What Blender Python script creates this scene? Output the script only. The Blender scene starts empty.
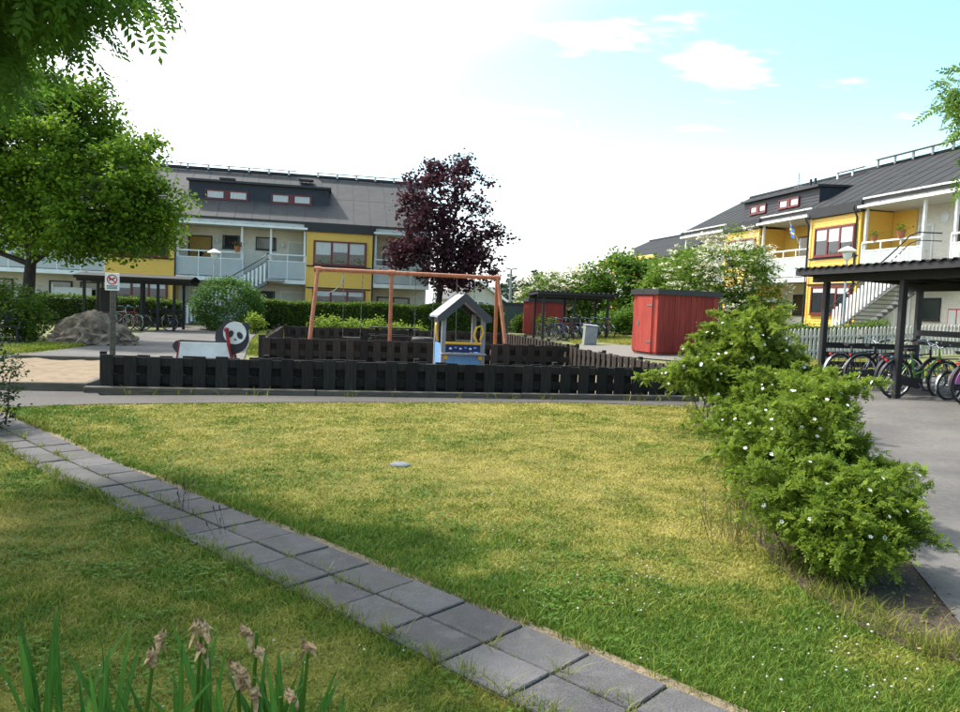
import bpy, bmesh, math, random
import numpy as np
from mathutils import Vector, Matrix

random.seed(7)
RNG = np.random.default_rng(11)
SC = bpy.context.scene
COL = SC.collection
rad = math.radians

# ------------------------------------------------------------------ camera, sky, sun, exposure
FPX, PITCH, ROLL, EYE = 750.0, math.atan(49.5 / 750), rad(2.3), 1.6
_f = np.array([0, math.cos(PITCH), -math.sin(PITCH)])
_u0 = np.array([0, math.sin(PITCH), math.cos(PITCH)])
_r = math.cos(ROLL) * np.array([1.0, 0, 0]) + math.sin(ROLL) * _u0
_u = -math.sin(ROLL) * np.array([1.0, 0, 0]) + math.cos(ROLL) * _u0
EYEP = np.array([0, 0, EYE])
cam_data = bpy.data.cameras.new('camera')
cam_data.sensor_width = 36.0
cam_data.lens = 36.0 * FPX / 960.0
cam_data.clip_start = 0.05
cam_data.clip_end = 3000.0
cam = bpy.data.objects.new('camera', cam_data)
COL.objects.link(cam)
cam.matrix_world = Matrix(((_r[0], _u[0], -_f[0], 0), (_r[1], _u[1], -_f[1], 0), (_r[2], _u[2], -_f[2], EYE), (0, 0, 0, 1)))
SC.camera = cam

SUN_AZ, SUN_EL = rad(-56), rad(52)      # azimuth from +Y, negative = to the left
world = bpy.data.worlds.new('World')
SC.world = world
world.use_nodes = True
wn, wl = world.node_tree.nodes, world.node_tree.links
wn.clear()
w_out = wn.new('ShaderNodeOutputWorld')
w_bg = wn.new('ShaderNodeBackground')
w_bg.inputs['Strength'].default_value = 0.125
sky = wn.new('ShaderNodeTexSky')
sky.sky_type = 'NISHITA'
sky.sun_disc = False
sky.sun_elevation = SUN_EL
sky.sun_rotation = SUN_AZ % (2 * math.pi)
sky.air_density = 1.0
sky.dust_density = 1.6
sky.ozone_density = 1.0
w_tc = wn.new('ShaderNodeTexCoord')
w_sep = wn.new('ShaderNodeSeparateXYZ')
wl.new(w_tc.outputs['Generated'], w_sep.inputs[0])


def wmath(op, a, b=None, clamp=False):
    n = wn.new('ShaderNodeMath'); n.operation = op; n.use_clamp = clamp
    for i, s in enumerate((a, b)):
        if s is None: continue
        if isinstance(s, (int, float)): n.inputs[i].default_value = s
        else: wl.new(s, n.inputs[i])
    return n.outputs[0]


def wramp(src, lo, hi):
    n = wn.new('ShaderNodeMapRange'); n.interpolation_type = 'SMOOTHSTEP'
    wl.new(src, n.inputs['Value'])
    n.inputs['From Min'].default_value = lo; n.inputs['From Max'].default_value = hi
    return n.outputs['Result']


zz = wmath('ADD', wmath('MAXIMUM', w_sep.outputs['Z'], 0.0), 0.12)
cmb = wn.new('ShaderNodeCombineXYZ')
wl.new(wmath('DIVIDE', w_sep.outputs['X'], zz), cmb.inputs[0])
wl.new(wmath('DIVIDE', w_sep.outputs['Y'], zz), cmb.inputs[1])
cmap = wn.new('ShaderNodeMapping')
cmap.inputs['Scale'].default_value = (0.9, 1.7, 1.0)
cmap.inputs['Location'].default_value = (1.35, 2.2, 0.0)
cmap.inputs['Rotation'].default_value = (0, 0, rad(-32))
wl.new(cmb.outputs[0], cmap.inputs['Vector'])
cn = wn.new('ShaderNodeTexNoise'); cn.inputs['Scale'].default_value = 1.9; cn.inputs['Detail'].default_value = 7; cn.inputs['Roughness'].default_value = 0.55
wl.new(cmap.outputs[0], cn.inputs['Vector'])
wisps = wramp(cn.outputs['Fac'], 0.55, 0.68)
# thin bright veil of cloud around the sun's side of the sky
sdir = Vector((math.sin(SUN_AZ) * math.cos(SUN_EL), math.cos(SUN_AZ) * math.cos(SUN_EL), math.sin(SUN_EL)))
dotn = wn.new('ShaderNodeVectorMath'); dotn.operation = 'DOT_PRODUCT'
wl.new(w_tc.outputs['Generated'], dotn.inputs[0]); dotn.inputs[1].default_value = sdir
cn2 = wn.new('ShaderNodeTexNoise'); cn2.inputs['Scale'].default_value = 0.6; cn2.inputs['Detail'].default_value = 4
wl.new(cmap.outputs[0], cn2.inputs['Vector'])
veil_in = wmath('ADD', dotn.outputs['Value'], wmath('MULTIPLY', wmath('SUBTRACT', cn2.outputs['Fac'], 0.5), 0.25))
veil = wramp(veil_in, 0.52, 0.94)
lowhaze = wramp(w_sep.outputs['Z'], 0.27, -0.03)
cloud = wmath('MAXIMUM', wmath('MULTIPLY', wisps, 0.9), wmath('MULTIPLY', lowhaze, 0.85), clamp=True)
wmix = wn.new('ShaderNodeMix'); wmix.data_type = 'RGBA'
wl.new(cloud, wmix.inputs['Factor'])
whue = wn.new('ShaderNodeHueSaturation'); whue.inputs['Saturation'].default_value = 1.12; whue.inputs['Hue'].default_value = 0.472
wl.new(sky.outputs[0], whue.inputs['Color'])
wl.new(whue.outputs[0], wmix.inputs['A'])
wmix.inputs['B'].default_value = (4.6, 4.7, 4.75, 1)
wmix2 = wn.new('ShaderNodeMix'); wmix2.data_type = 'RGBA'
wl.new(veil, wmix2.inputs['Factor']); wl.new(wmix.outputs['Result'], wmix2.inputs['A'])
wmix2.inputs['B'].default_value = (11.5, 11.4, 11.2, 1)
wl.new(wmix2.outputs['Result'], w_bg.inputs['Color'])
wl.new(w_bg.outputs[0], w_out.inputs[0])

sun_data = bpy.data.lights.new('sun', 'SUN')
sun_data.energy = 2.4
sun_data.angle = rad(2.5)
sun_data.color = (1.0, 0.955, 0.88)
sun = bpy.data.objects.new('sun', sun_data)
COL.objects.link(sun)
sun.rotation_euler = (-sdir).to_track_quat('-Z', 'Y').to_euler()

SC.render.engine = 'CYCLES'
SC.view_settings.view_transform = 'Standard'
SC.view_settings.look = 'None'
SC.view_settings.gamma = 1.0
SC.view_settings.use_curve_mapping = False
SC.view_settings.exposure = 1.55
SC.cycles.use_denoising = True
SC.cycles.max_bounces = 8
SC.cycles.transparent_max_bounces = 8
SC.render.film_transparent = False

# ------------------------------------------------------------------ placing helpers
A12 = rad(12.0)                                            # both houses and the fences stand at 12 degrees to the view
UX = Vector((math.cos(A12), math.sin(A12), 0))
VX = Vector((-math.sin(A12), math.cos(A12), 0))


def W(u, v, z=0.0):
    p = UX * u + VX * v
    return Vector((p.x, p.y, z))


def T(x, y):                                               # the ground rises gently towards the right-hand house
    u = x * UX.x + y * UX.y
    return 0.056 * max(0.0, min(u, 26.0) - 6.8)


def ray(px, py):
    return _f * FPX + _r * (px - 480) - _u * (py - 356)


def G(px, py, h=0.0):                                      # spot on the ground (plus h) seen at a picture point
    z = 0.0
    d = ray(px, py)
    for _ in range(40):
        t = (z + h - EYE) / d[2]
        p = EYEP + d * t
        z = 0.5 * z + 0.5 * T(p[0], p[1])
    return Vector((p[0], p[1], T(p[0], p[1])))


def D(px, py, y):                                          # spot at distance y along the view
    d = ray(px, py)
    p = EYEP + d * (y / d[1])
    return Vector(p)


def gz(x, y):
    return Vector((x, y, T(x, y)))


# ------------------------------------------------------------------ materials
MATS = {}


def nt(name):
    m = bpy.data.materials.new(name)
    m.use_nodes = True
    n, l = m.node_tree.nodes, m.node_tree.links
    b = n['Principled BSDF']
    return m, n, l, b


def mat(name, c1, c2=None, scale=6.0, rough=0.7, metal=0.0, bump=0.0, bscale=None, detail=5, vary=0.0, stretch=None, spec=0.4, coords='Object', lo=0.35, hi=0.65):
    if name in MATS: return MATS[name]
    m, n, l, b = nt(name)
    c2 = c2 or tuple(x * 0.75 for x in c1)
    tc = n.new('ShaderNodeTexCoord')
    mp = n.new('ShaderNodeMapping')
    if coords == 'World':
        g = n.new('ShaderNodeNewGeometry'); l.new(g.outputs['Position'], mp.inputs['Vector'])
    else:
        oi0 = n.new('ShaderNodeObjectInfo')
        ad = n.new('ShaderNodeVectorMath'); ad.operation = 'ADD'
        sc_ = n.new('ShaderNodeVectorMath'); sc_.operation = 'SCALE'; sc_.inputs['Scale'].default_value = 37.0
        cx = n.new('ShaderNodeCombineXYZ'); l.new(oi0.outputs['Random'], cx.inputs[0]); l.new(oi0.outputs['Random'], cx.inputs[1])
        l.new(cx.outputs[0], sc_.inputs[0]); l.new(tc.outputs['Object'], ad.inputs[0]); l.new(sc_.outputs[0], ad.inputs[1])
        l.new(ad.outputs[0], mp.inputs['Vector'])
    if stretch: mp.inputs['Scale'].default_value = stretch
    no = n.new('ShaderNodeTexNoise'); no.inputs['Scale'].default_value = scale; no.inputs['Detail'].default_value = detail; no.inputs['Roughness'].default_value = 0.62
    l.new(mp.outputs[0], no.inputs['Vector'])
    mr = n.new('ShaderNodeMapRange'); mr.inputs['From Min'].default_value = lo; mr.inputs['From Max'].default_value = hi
    l.new(no.outputs['Fac'], mr.inputs['Value'])
    mx = n.new('ShaderNodeMix'); mx.data_type = 'RGBA'
    l.new(mr.outputs['Result'], mx.inputs['Factor'])
    mx.inputs['A'].default_value = (*c1, 1); mx.inputs['B'].default_value = (*c2, 1)
    out = mx.outputs['Result']
    if vary:
        oi = n.new('ShaderNodeObjectInfo')
        r2 = n.new('ShaderNodeMapRange'); r2.inputs['To Min'].default_value = 1 - vary; r2.inputs['To Max'].default_value = 1 + vary
        l.new(oi.outputs['Random'], r2.inputs['Value'])
        hs = n.new('ShaderNodeHueSaturation'); l.new(r2.outputs['Result'], hs.inputs['Value']); l.new(out, hs.inputs['Color'])
        out = hs.outputs[0]
    l.new(out, b.inputs['Base Color'])
    b.inputs['Roughness'].default_value = rough
    b.inputs['Metallic'].default_value = metal
    b.inputs['Specular IOR Level'].default_value = spec
    if bump:
        nb = n.new('ShaderNodeTexNoise'); nb.inputs['Scale'].default_value = bscale or scale * 4; nb.inputs['Detail'].default_value = 6
        l.new(mp.outputs[0], nb.inputs['Vector'])
        bp = n.new('ShaderNodeBump'); bp.inputs['Strength'].default_value = min(1.0, bump); bp.inputs['Distance'].default_value = 0.02
        l.new(nb.outputs['Fac'], bp.inputs['Height']); l.new(bp.outputs[0], b.inputs['Normal'])
    MATS[name] = m
    return m


def leafmat(name, dark, light, trans=0.35, rough=0.5, tint=None, veins=False):
    """foliage: colour from a per-leaf value, some light passing through the leaf"""
    if name in MATS: return MATS[name]
    m, n, l, b = nt(name)
    at = n.new('ShaderNodeAttribute'); at.attribute_name = 'var'
    mx = n.new('ShaderNodeMix'); mx.data_type = 'RGBA'
    l.new(at.outputs['Fac'], mx.inputs['Factor'])
    mx.inputs['A'].default_value = (*dark, 1); mx.inputs['B'].default_value = (*light, 1)
    if veins:
        tc = n.new('ShaderNodeTexCoord'); mp = n.new('ShaderNodeMapping'); mp.inputs['Scale'].default_value = (330, 330, 5); l.new(tc.outputs['Object'], mp.inputs['Vector'])
        no = n.new('ShaderNodeTexNoise'); no.inputs['Scale'].default_value = 1.0; no.inputs['Detail'].default_value = 3; l.new(mp.outputs[0], no.inputs['Vector'])
        mr = n.new('ShaderNodeMapRange'); mr.inputs['From Min'].default_value = 0.3; mr.inputs['From Max'].default_value = 0.7; mr.inputs['To Min'].default_value = -0.35; mr.inputs['To Max'].default_value = 0.35; l.new(no.outputs['Fac'], mr.inputs['Value'])
        ad = n.new('ShaderNodeMath'); ad.operation = 'ADD'; ad.use_clamp = True; l.new(at.outputs['Fac'], ad.inputs[0]); l.new(mr.outputs['Result'], ad.inputs[1]); l.new(ad.outputs[0], mx.inputs['Factor'])
        bp = n.new('ShaderNodeBump'); bp.inputs['Strength'].default_value = 0.4; bp.inputs['Distance'].default_value = 0.002; l.new(no.outputs['Fac'], bp.inputs['Height']); l.new(bp.outputs[0], b.inputs['Normal'])
    l.new(mx.outputs['Result'], b.inputs['Base Color'])
    b.inputs['Roughness'].default_value = rough + 0.08
    b.inputs['Specular IOR Level'].default_value = 0.12
    tr = n.new('ShaderNodeBsdfTranslucent')
    hs = n.new('ShaderNodeHueSaturation'); hs.inputs['Value'].default_value = 1.25; hs.inputs['Hue'].default_value = 0.49; l.new(mx.outputs['Result'], hs.inputs['Color'])
    if tint:
        mt = n.new('ShaderNodeMix'); mt.data_type = 'RGBA'; mt.inputs['Factor'].default_value = 0.5
        l.new(hs.outputs[0], mt.inputs['A']); mt.inputs['B'].default_value = (*tint, 1); l.new(mt.outputs['Result'], tr.inputs['Color'])
    else:
        l.new(hs.outputs[0], tr.inputs['Color'])
    ms = n.new('ShaderNodeMixShader'); ms.inputs[0].default_value = trans
    l.new(b.outputs[0], ms.inputs[1]); l.new(tr.outputs[0], ms.inputs[2])
    l.new(ms.outputs[0], n['Material Output'].inputs['Surface'])
    MATS[name] = m
    return m


def colmat(name, rough=0.8, trans=0.0, sheet=False):
    """colour straight from the point attribute 'col' (each blade its own colour)"""
    if name in MATS: return MATS[name]
    m, n, l, b = nt(name)
    at = n.new('ShaderNodeAttribute'); at.attribute_name = 'col'
    src = at.outputs['Color']
    if sheet:
        g = n.new('ShaderNodeNewGeometry')
        no = n.new('ShaderNodeTexNoise'); no.inputs['Scale'].default_value = 45; no.inputs['Detail'].default_value = 6
        l.new(g.outputs['Position'], no.inputs['Vector'])
        mr = n.new('ShaderNodeMapRange'); mr.inputs['From Min'].default_value = 0.3; mr.inputs['From Max'].default_value = 0.7; mr.inputs['To Min'].default_value = 0.45; mr.inputs['To Max'].default_value = 1.25
        l.new(no.outputs['Fac'], mr.inputs['Value'])
        hs = n.new('ShaderNodeHueSaturation'); l.new(mr.outputs['Result'], hs.inputs['Value']); l.new(src, hs.inputs['Color'])
        src = hs.outputs[0]
        bp = n.new('ShaderNodeBump'); bp.inputs['Distance'].default_value = 0.03; l.new(no.outputs['Fac'], bp.inputs['Height']); l.new(bp.outputs[0], b.inputs['Normal'])
    l.new(src, b.inputs['Base Color'])
    b.inputs['Roughness'].default_value = rough
    b.inputs['Specular IOR Level'].default_value = 0.2
    if trans:
        tr = n.new('ShaderNodeBsdfTranslucent'); l.new(src, tr.inputs['Color'])
        ms = n.new('ShaderNodeMixShader'); ms.inputs[0].default_value = trans
        l.new(b.outputs[0], ms.inputs[1]); l.new(tr.outputs[0], ms.inputs[2]); l.new(ms.outputs[0], n['Material Output'].inputs['Surface'])
    MATS[name] = m
    return m


def brickmat(name, c, mortar):
    m, n, l, b = nt(name)
    tc = n.new('ShaderNodeTexCoord')
    sx = n.new('ShaderNodeSeparateXYZ'); l.new(tc.outputs['Object'], sx.inputs[0])
    cx = n.new('ShaderNodeCombineXYZ'); l.new(sx.outputs['X'], cx.inputs[0]); l.new(sx.outputs['Z'], cx.inputs[1])
    br = n.new('ShaderNodeTexBrick'); br.inputs['Scale'].default_value = 1.0
    br.inputs['Brick Width'].default_value = 0.25; br.inputs['Row Height'].default_value = 0.08; br.inputs['Mortar Size'].default_value = 0.006
    br.inputs['Color1'].default_value = (*c, 1); br.inputs['Color2'].default_value = (*[x * 0.9 for x in c], 1); br.inputs['Mortar'].default_value = (*mortar, 1)
    l.new(cx.outputs[0], br.inputs['Vector'])
    no = n.new('ShaderNodeTexNoise'); no.inputs['Scale'].default_value = 0.9; no.inputs['Detail'].default_value = 6; l.new(tc.outputs['Object'], no.inputs['Vector'])
    mr = n.new('ShaderNodeMapRange'); mr.inputs['From Min'].default_value = 0.3; mr.inputs['From Max'].default_value = 0.7; mr.inputs['To Min'].default_value = 0.86; mr.inputs['To Max'].default_value = 1.06
    l.new(no.outputs['Fac'], mr.inputs['Value'])
    hs = n.new('ShaderNodeHueSaturation'); l.new(mr.outputs['Result'], hs.inputs['Value']); l.new(br.outputs['Color'], hs.inputs['Color'])
    l.new(hs.outputs[0], b.inputs['Base Color']); b.inputs['Roughness'].default_value = 0.85
    bp = n.new('ShaderNodeBump'); bp.inputs['Distance'].default_value = 0.01; bp.inputs['Strength'].default_value = 0.6
    l.new(br.outputs['Fac'], bp.inputs['Height']); bp.invert = True; l.new(bp.outputs[0], b.inputs['Normal'])
    MATS[name] = m
    return m


def asphaltmat(name, c1, c2, vary=0.0):
    m, n, l, b = nt(name)
    g = n.new('ShaderNodeNewGeometry')
    def noise(s, d=5):
        no = n.new('ShaderNodeTexNoise'); no.inputs['Scale'].default_value = s; no.inputs['Detail'].default_value = d; l.new(g.outputs['Position'], no.inputs['Vector']); return no.outputs['Fac']
    def rng(f, lo, hi, a, z):
        mr = n.new('ShaderNodeMapRange'); mr.inputs['From Min'].default_value = lo; mr.inputs['From Max'].default_value = hi; mr.inputs['To Min'].default_value = a; mr.inputs['To Max'].default_value = z; l.new(f, mr.inputs['Value']); return mr.outputs['Result']
    mx = n.new('ShaderNodeMix'); mx.data_type = 'RGBA'; l.new(rng(noise(0.7, 7), 0.35, 0.65, 0, 1), mx.inputs['Factor'])
    mx.inputs['A'].default_value = (*c1, 1); mx.inputs['B'].default_value = (*c2, 1)
    vo = n.new('ShaderNodeTexVoronoi'); vo.inputs['Scale'].default_value = 110; l.new(g.outputs['Position'], vo.inputs['Vector'])
    hs = n.new('ShaderNodeHueSaturation'); l.new(mx.outputs['Result'], hs.inputs['Color'])
    mu = n.new('ShaderNodeMath'); mu.operation = 'MULTIPLY'
    l.new(rng(noise(160, 3), 0.3, 0.7, 0.7, 1.35), mu.inputs[0]); l.new(rng(noise(14, 4), 0.3, 0.7, 0.88, 1.12), mu.inputs[1]); l.new(mu.outputs[0], hs.inputs['Value'])
    out = hs.outputs[0]
    if vary:
        oi = n.new('ShaderNodeObjectInfo'); h2 = n.new('ShaderNodeHueSaturation'); l.new(rng(oi.outputs['Random'], 0, 1, 1 - vary, 1 + vary), h2.inputs['Value']); l.new(out, h2.inputs['Color'])
        ms = n.new('ShaderNodeMix'); ms.data_type = 'RGBA'; l.new(rng(noise(3.3, 8), 0.56, 0.72, 0, 0.55), ms.inputs['Factor']); l.new(h2.outputs[0], ms.inputs['A']); ms.inputs['B'].default_value = (0.075, 0.072, 0.045, 1)
        m2 = n.new('ShaderNodeMix'); m2.data_type = 'RGBA'; l.new(rng(noise(9.0, 6), 0.60, 0.70, 0, 0.4), m2.inputs['Factor']); l.new(ms.outputs['Result'], m2.inputs['A']); m2.inputs['B'].default_value = (0.14, 0.13, 0.125, 1)
        out = m2.outputs['Result']
    l.new(out, b.inputs['Base Color']); b.inputs['Roughness'].default_value = 0.88; b.inputs['Specular IOR Level'].default_value = 0.25
    bp = n.new('ShaderNodeBump'); bp.inputs['Distance'].default_value = 0.004; bp.inputs['Strength'].default_value = 0.7; l.new(vo.outputs['Distance'], bp.inputs['Height']); l.new(bp.outputs[0], b.inputs['Normal'])
    MATS[name] = m
    return m


mat('yellow_paint', (0.82, 0.50, 0.095), (0.75, 0.45, 0.08), 3.0, 0.55, bump=0.1, stretch=(1, 1, 8))
mat('red_trim', (0.17, 0.028, 0.03), (0.13, 0.02, 0.022), 5, 0.5)
mat('black_trim', (0.022, 0.022, 0.026), (0.03, 0.03, 0.034), 5, 0.5)
mat('dark_cladding', (0.022, 0.023, 0.03), (0.03, 0.031, 0.04), 3, 0.6)
mat('white_paint', (0.80, 0.80, 0.78), (0.70, 0.70, 0.68), 3, 0.5)
mat('concrete', (0.38, 0.37, 0.35), (0.28, 0.27, 0.26), 4, 0.85, bump=0.2)
mat('soffit', (0.60, 0.59, 0.56), (0.54, 0.52, 0.49), 2, 0.8)
mat('balcony_panel', (0.46, 0.48, 0.47), (0.40, 0.42, 0.41), 1.2, 0.35, spec=0.4)
mat('roof_felt', (0.026, 0.027, 0.029), (0.034, 0.035, 0.037), 1.3, 0.85, bump=0.15, bscale=8, spec=0.15)
mat('roof_sheet', (0.048, 0.047, 0.049), (0.064, 0.063, 0.062), 1.3, 0.75, bump=0.15, bscale=8, vary=0.05, spec=0.25)
mat('steel', (0.42, 0.43, 0.44), (0.34, 0.35, 0.36), 8, 0.35, metal=0.8)
mat('grey_metal', (0.22, 0.225, 0.23), (0.17, 0.175, 0.18), 8, 0.45, metal=0.3)
mat('door_white', (0.62, 0.61, 0.57), (0.55, 0.54, 0.50), 2, 0.6)
mat('door_ochre', (0.34, 0.20, 0.035), (0.28, 0.16, 0.03), 4, 0.5)
mat('curtain', (0.62, 0.61, 0.58), (0.48, 0.47, 0.45), 5, 0.9, stretch=(9, 1, 0.4))
mat('interior', (0.016, 0.017, 0.018), (0.03, 0.032, 0.03), 3, 0.6)
mat('red_boards', (0.36, 0.056, 0.040), (0.22, 0.034, 0.028), 4, 0.75, bump=0.4, stretch=(5, 5, 0.35), vary=0.16, spec=0.2)
mat('fence_black', (0.012, 0.011, 0.010), (0.027, 0.024, 0.021), 8, 0.8, bump=0.6, stretch=(6, 6, 0.5), vary=0.4, spec=0.25)
mat('fence_brown', (0.042, 0.031, 0.025), (0.023, 0.017, 0.014), 8, 0.82, bump=0.6, stretch=(6, 6, 0.5), vary=0.4, spec=0.25)
mat('old_timber', (0.12, 0.105, 0.082), (0.065, 0.055, 0.044), 6, 0.88, bump=0.5, stretch=(0.5, 5, 5))
mat('grey_wood', (0.52, 0.495, 0.44), (0.34, 0.32, 0.285), 7, 0.88, bump=0.4, stretch=(5, 5, 0.5), vary=0.14)
mat('shelter_black', (0.012, 0.012, 0.013), (0.02, 0.02, 0.021), 6, 0.62, bump=0.2, stretch=(4, 4, 0.6))
mat('shelter_roof', (0.012, 0.012, 0.013), (0.02, 0.02, 0.021), 5, 0.8, spec=0.2)
mat('swing_orange', (0.44, 0.155, 0.07), (0.30, 0.10, 0.05), 7, 0.5, bump=0.05)
mat('chain', (0.16, 0.17, 0.16), (0.1, 0.11, 0.1), 30, 0.4, metal=0.7)
mat('rubber', (0.018, 0.018, 0.018), (0.028, 0.028, 0.028), 9, 0.7)
mat('play_grey', (0.24, 0.235, 0.25), (0.20, 0.195, 0.21), 5, 0.6)
mat('play_roof', (0.34, 0.36, 0.39), (0.21, 0.225, 0.24), 5, 0.5)
mat('play_dark', (0.05, 0.052, 0.062), (0.04, 0.042, 0.05), 3, 0.5)
mat('play_blue', (0.13, 0.30, 0.58), (0.10, 0.22, 0.42), 5, 0.5)
mat('play_navy', (0.012, 0.03, 0.16), (0.01, 0.024, 0.13), 3, 0.5)
mat('play_yellow', (0.72, 0.40, 0.03), (0.64, 0.34, 0.025), 3, 0.4)
mat('panda_black', (0.022, 0.024, 0.030), (0.03, 0.032, 0.038), 3, 0.45)
mat('panda_white', (0.74, 0.745, 0.73), (0.56, 0.56, 0.53), 3, 0.45)
mat('play_red', (0.27, 0.018, 0.022), (0.2, 0.014, 0.018), 3, 0.45)
mat('sign_white', (0.75, 0.75, 0.73), (0.68, 0.68, 0.66), 3, 0.45)
mat('sign_red', (0.55, 0.03, 0.03), (0.5, 0.025, 0.025), 3, 0.5)
mat('sign_black', (0.03, 0.03, 0.03), (0.045, 0.045, 0.045), 3, 0.5)
mat('rock', (0.25, 0.185, 0.13), (0.06, 0.044, 0.032), 3.0, 0.92, bump=1.0, bscale=14, detail=9)
mat('bark', (0.055, 0.042, 0.032), (0.03, 0.024, 0.019), 6, 0.95, bump=0.9, stretch=(4, 4, 0.7))
mat('bark_dark', (0.022, 0.018, 0.017), (0.035, 0.028, 0.025), 6, 0.95, bump=0.9, stretch=(4, 4, 0.7))
mat('twig', (0.075, 0.05, 0.03), (0.05, 0.034, 0.022), 9, 0.9)
mat('soil', (0.085, 0.058, 0.038), (0.045, 0.032, 0.023), 14, 0.96, bump=1.0, bscale=60, coords='World', detail=9)
mat('sandy_edge', (0.26, 0.20, 0.12), (0.15, 0.115, 0.068), 22, 0.95, bump=1.0, bscale=90, coords='World', detail=9)
mat('sand', (0.205, 0.148, 0.088), (0.145, 0.104, 0.062), 5, 0.95, bump=1.0, bscale=16, coords='World', detail=9)
mat('ground_far', (0.10, 0.115, 0.035), (0.17, 0.155, 0.06), 0.5, 0.95, bump=0.6, bscale=9, coords='World', detail=9)
mat('gravel', (0.17, 0.155, 0.135), (0.12, 0.11, 0.095), 14, 0.95, bump=0.8, bscale=50, coords='World', detail=9)
asphaltmat('asphalt', (0.125, 0.115, 0.107), (0.080, 0.075, 0.071))
asphaltmat('asphalt_pale', (0.076, 0.068, 0.062), (0.056, 0.050, 0.046))
asphaltmat('tile', (0.098, 0.092, 0.092), (0.064, 0.060, 0.060), vary=0.2)
asphaltmat('drain_grey', (0.16, 0.175, 0.20), (0.11, 0.12, 0.135))
brickmat('white_brick', (0.80, 0.755, 0.67), (0.58, 0.545, 0.48))
mat('saddle', (0.02, 0.018, 0.017), (0.03, 0.027, 0.025), 6, 0.5)
mat('chrome', (0.55, 0.56, 0.57), (0.48, 0.49, 0.5), 8, 0.25, metal=0.9)
mat('reflector_red', (0.42, 0.012, 0.012), (0.36, 0.01, 0.01), 6, 0.3)
mat('terracotta', (0.42, 0.16, 0.08), (0.34, 0.12, 0.06), 8, 0.85)
mat('house_cream', (0.52, 0.50, 0.44), (0.46, 0.44, 0.38), 1.5, 0.85)
mat('green_sheet', (0.075, 0.105, 0.092), (0.06, 0.085, 0.074), 3, 0.5, vary=0.05)
mat('box_grey', (0.27, 0.285, 0.28), (0.20, 0.215, 0.21), 3, 0.6)
mat('petal_white', (0.80, 0.79, 0.72), (0.72, 0.71, 0.62), 9, 0.7)
mat('pollen', (0.62, 0.42, 0.05), (0.5, 0.33, 0.04), 9, 0.8)
mat('wilted', (0.50, 0.35, 0.19), (0.15, 0.08, 0.035), 22, 0.85, bump=0.7, bscale=80)
mat('flag_blue', (0.02, 0.13, 0.42), (0.018, 0.11, 0.38), 4, 0.7)
mat('flag_yellow', (0.75, 0.52, 0.03), (0.68, 0.46, 0.03), 4, 0.7)
mat('lamp_white', (0.72, 0.74, 0.74), (0.66, 0.68, 0.68), 4, 0.35)
mat('pink_flower', (0.55, 0.10, 0.20), (0.45, 0.07, 0.15), 9, 0.7)


def glassmat(name, c, rough=0.06):
    m, n, l, b = nt(name)
    no = n.new('ShaderNodeTexNoise'); no.inputs['Scale'].default_value = 2.2; tc = n.new('ShaderNodeTexCoord'); l.new(tc.outputs['Object'], no.inputs['Vector'])
    mx = n.new('ShaderNodeMix'); mx.data_type = 'RGBA'; l.new(no.outputs['Fac'], mx.inputs['Factor']); mx.inputs['A'].default_value = (*c, 1); mx.inputs['B'].default_value = (*[x * 1.8 for x in c], 1)
    l.new(mx.outputs['Result'], b.inputs['Base Color']); b.inputs['Roughness'].default_value = rough; b.inputs['Specular IOR Level'].default_value = 0.7
    b.inputs['IOR'].default_value = 1.5
    bp = n.new('ShaderNodeBump'); bp.inputs['Strength'].default_value = 0.05; bp.inputs['Distance'].default_value = 0.05; l.new(no.outputs['Fac'], bp.inputs['Height']); l.new(bp.outputs[0], b.inputs['Normal'])
    MATS[name] = m
    return m


glassmat('glass_dark', (0.018, 0.022, 0.024))
leafmat('leaf_maple', (0.055, 0.122, 0.009), (0.155, 0.26, 0.022), 0.46)
leafmat('leaf_rowan', (0.035, 0.095, 0.014), (0.095, 0.20, 0.024), 0.5)
leafmat('leaf_purple', (0.030, 0.013, 0.020), (0.088, 0.036, 0.048), 0.28, tint=(0.09, 0.028, 0.03))
leafmat('leaf_rose', (0.070, 0.128, 0.010), (0.175, 0.245, 0.028), 0.40)
leafmat('leaf_rose_far', (0.088, 0.150, 0.014), (0.20, 0.27, 0.036), 0.40)
leafmat('leaf_elder', (0.072, 0.140, 0.015), (0.165, 0.255, 0.038), 0.40)
leafmat('leaf_hedge', (0.042, 0.095, 0.010), (0.115, 0.185, 0.020), 0.32)
leafmat('leaf_bright', (0.11, 0.19, 0.016), (0.22, 0.30, 0.035), 0.40)
leafmat('leaf_round', (0.035, 0.105, 0.016), (0.085, 0.18, 0.030), 0.3)
leafmat('leaf_tree_mid', (0.050, 0.120, 0.014), (0.125, 0.225, 0.028), 0.38)
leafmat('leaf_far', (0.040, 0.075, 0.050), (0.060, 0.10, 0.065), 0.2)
leafmat('leaf_dark', (0.014, 0.032, 0.010), (0.035, 0.06, 0.018), 0.25)
leafmat('blossom', (0.52, 0.50, 0.36), (0.78, 0.76, 0.60), 0.25, rough=0.8)
leafmat('iris_leaf', (0.022, 0.085, 0.014), (0.070, 0.185, 0.030), 0.38, rough=0.42, veins=True)
leafmat('clover_white', (0.30, 0.27, 0.22), (0.66, 0.64, 0.58), 0.2, rough=0.8)
leafmat('stalk_dry', (0.13, 0.105, 0.04), (0.27, 0.23, 0.10), 0.2, rough=0.8)
colmat('grass_blades', 0.7, 0.28)
colmat('lawn_sheet', 0.95, sheet=True)


# ------------------------------------------------------------------ mesh helpers
def tag(o, label=None, cat=None, group=None, kind=None):
    if label: o['label'] = label
    if cat: o['category'] = cat
    if group: o['group'] = group
    if kind: o['kind'] = kind
    return o


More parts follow.
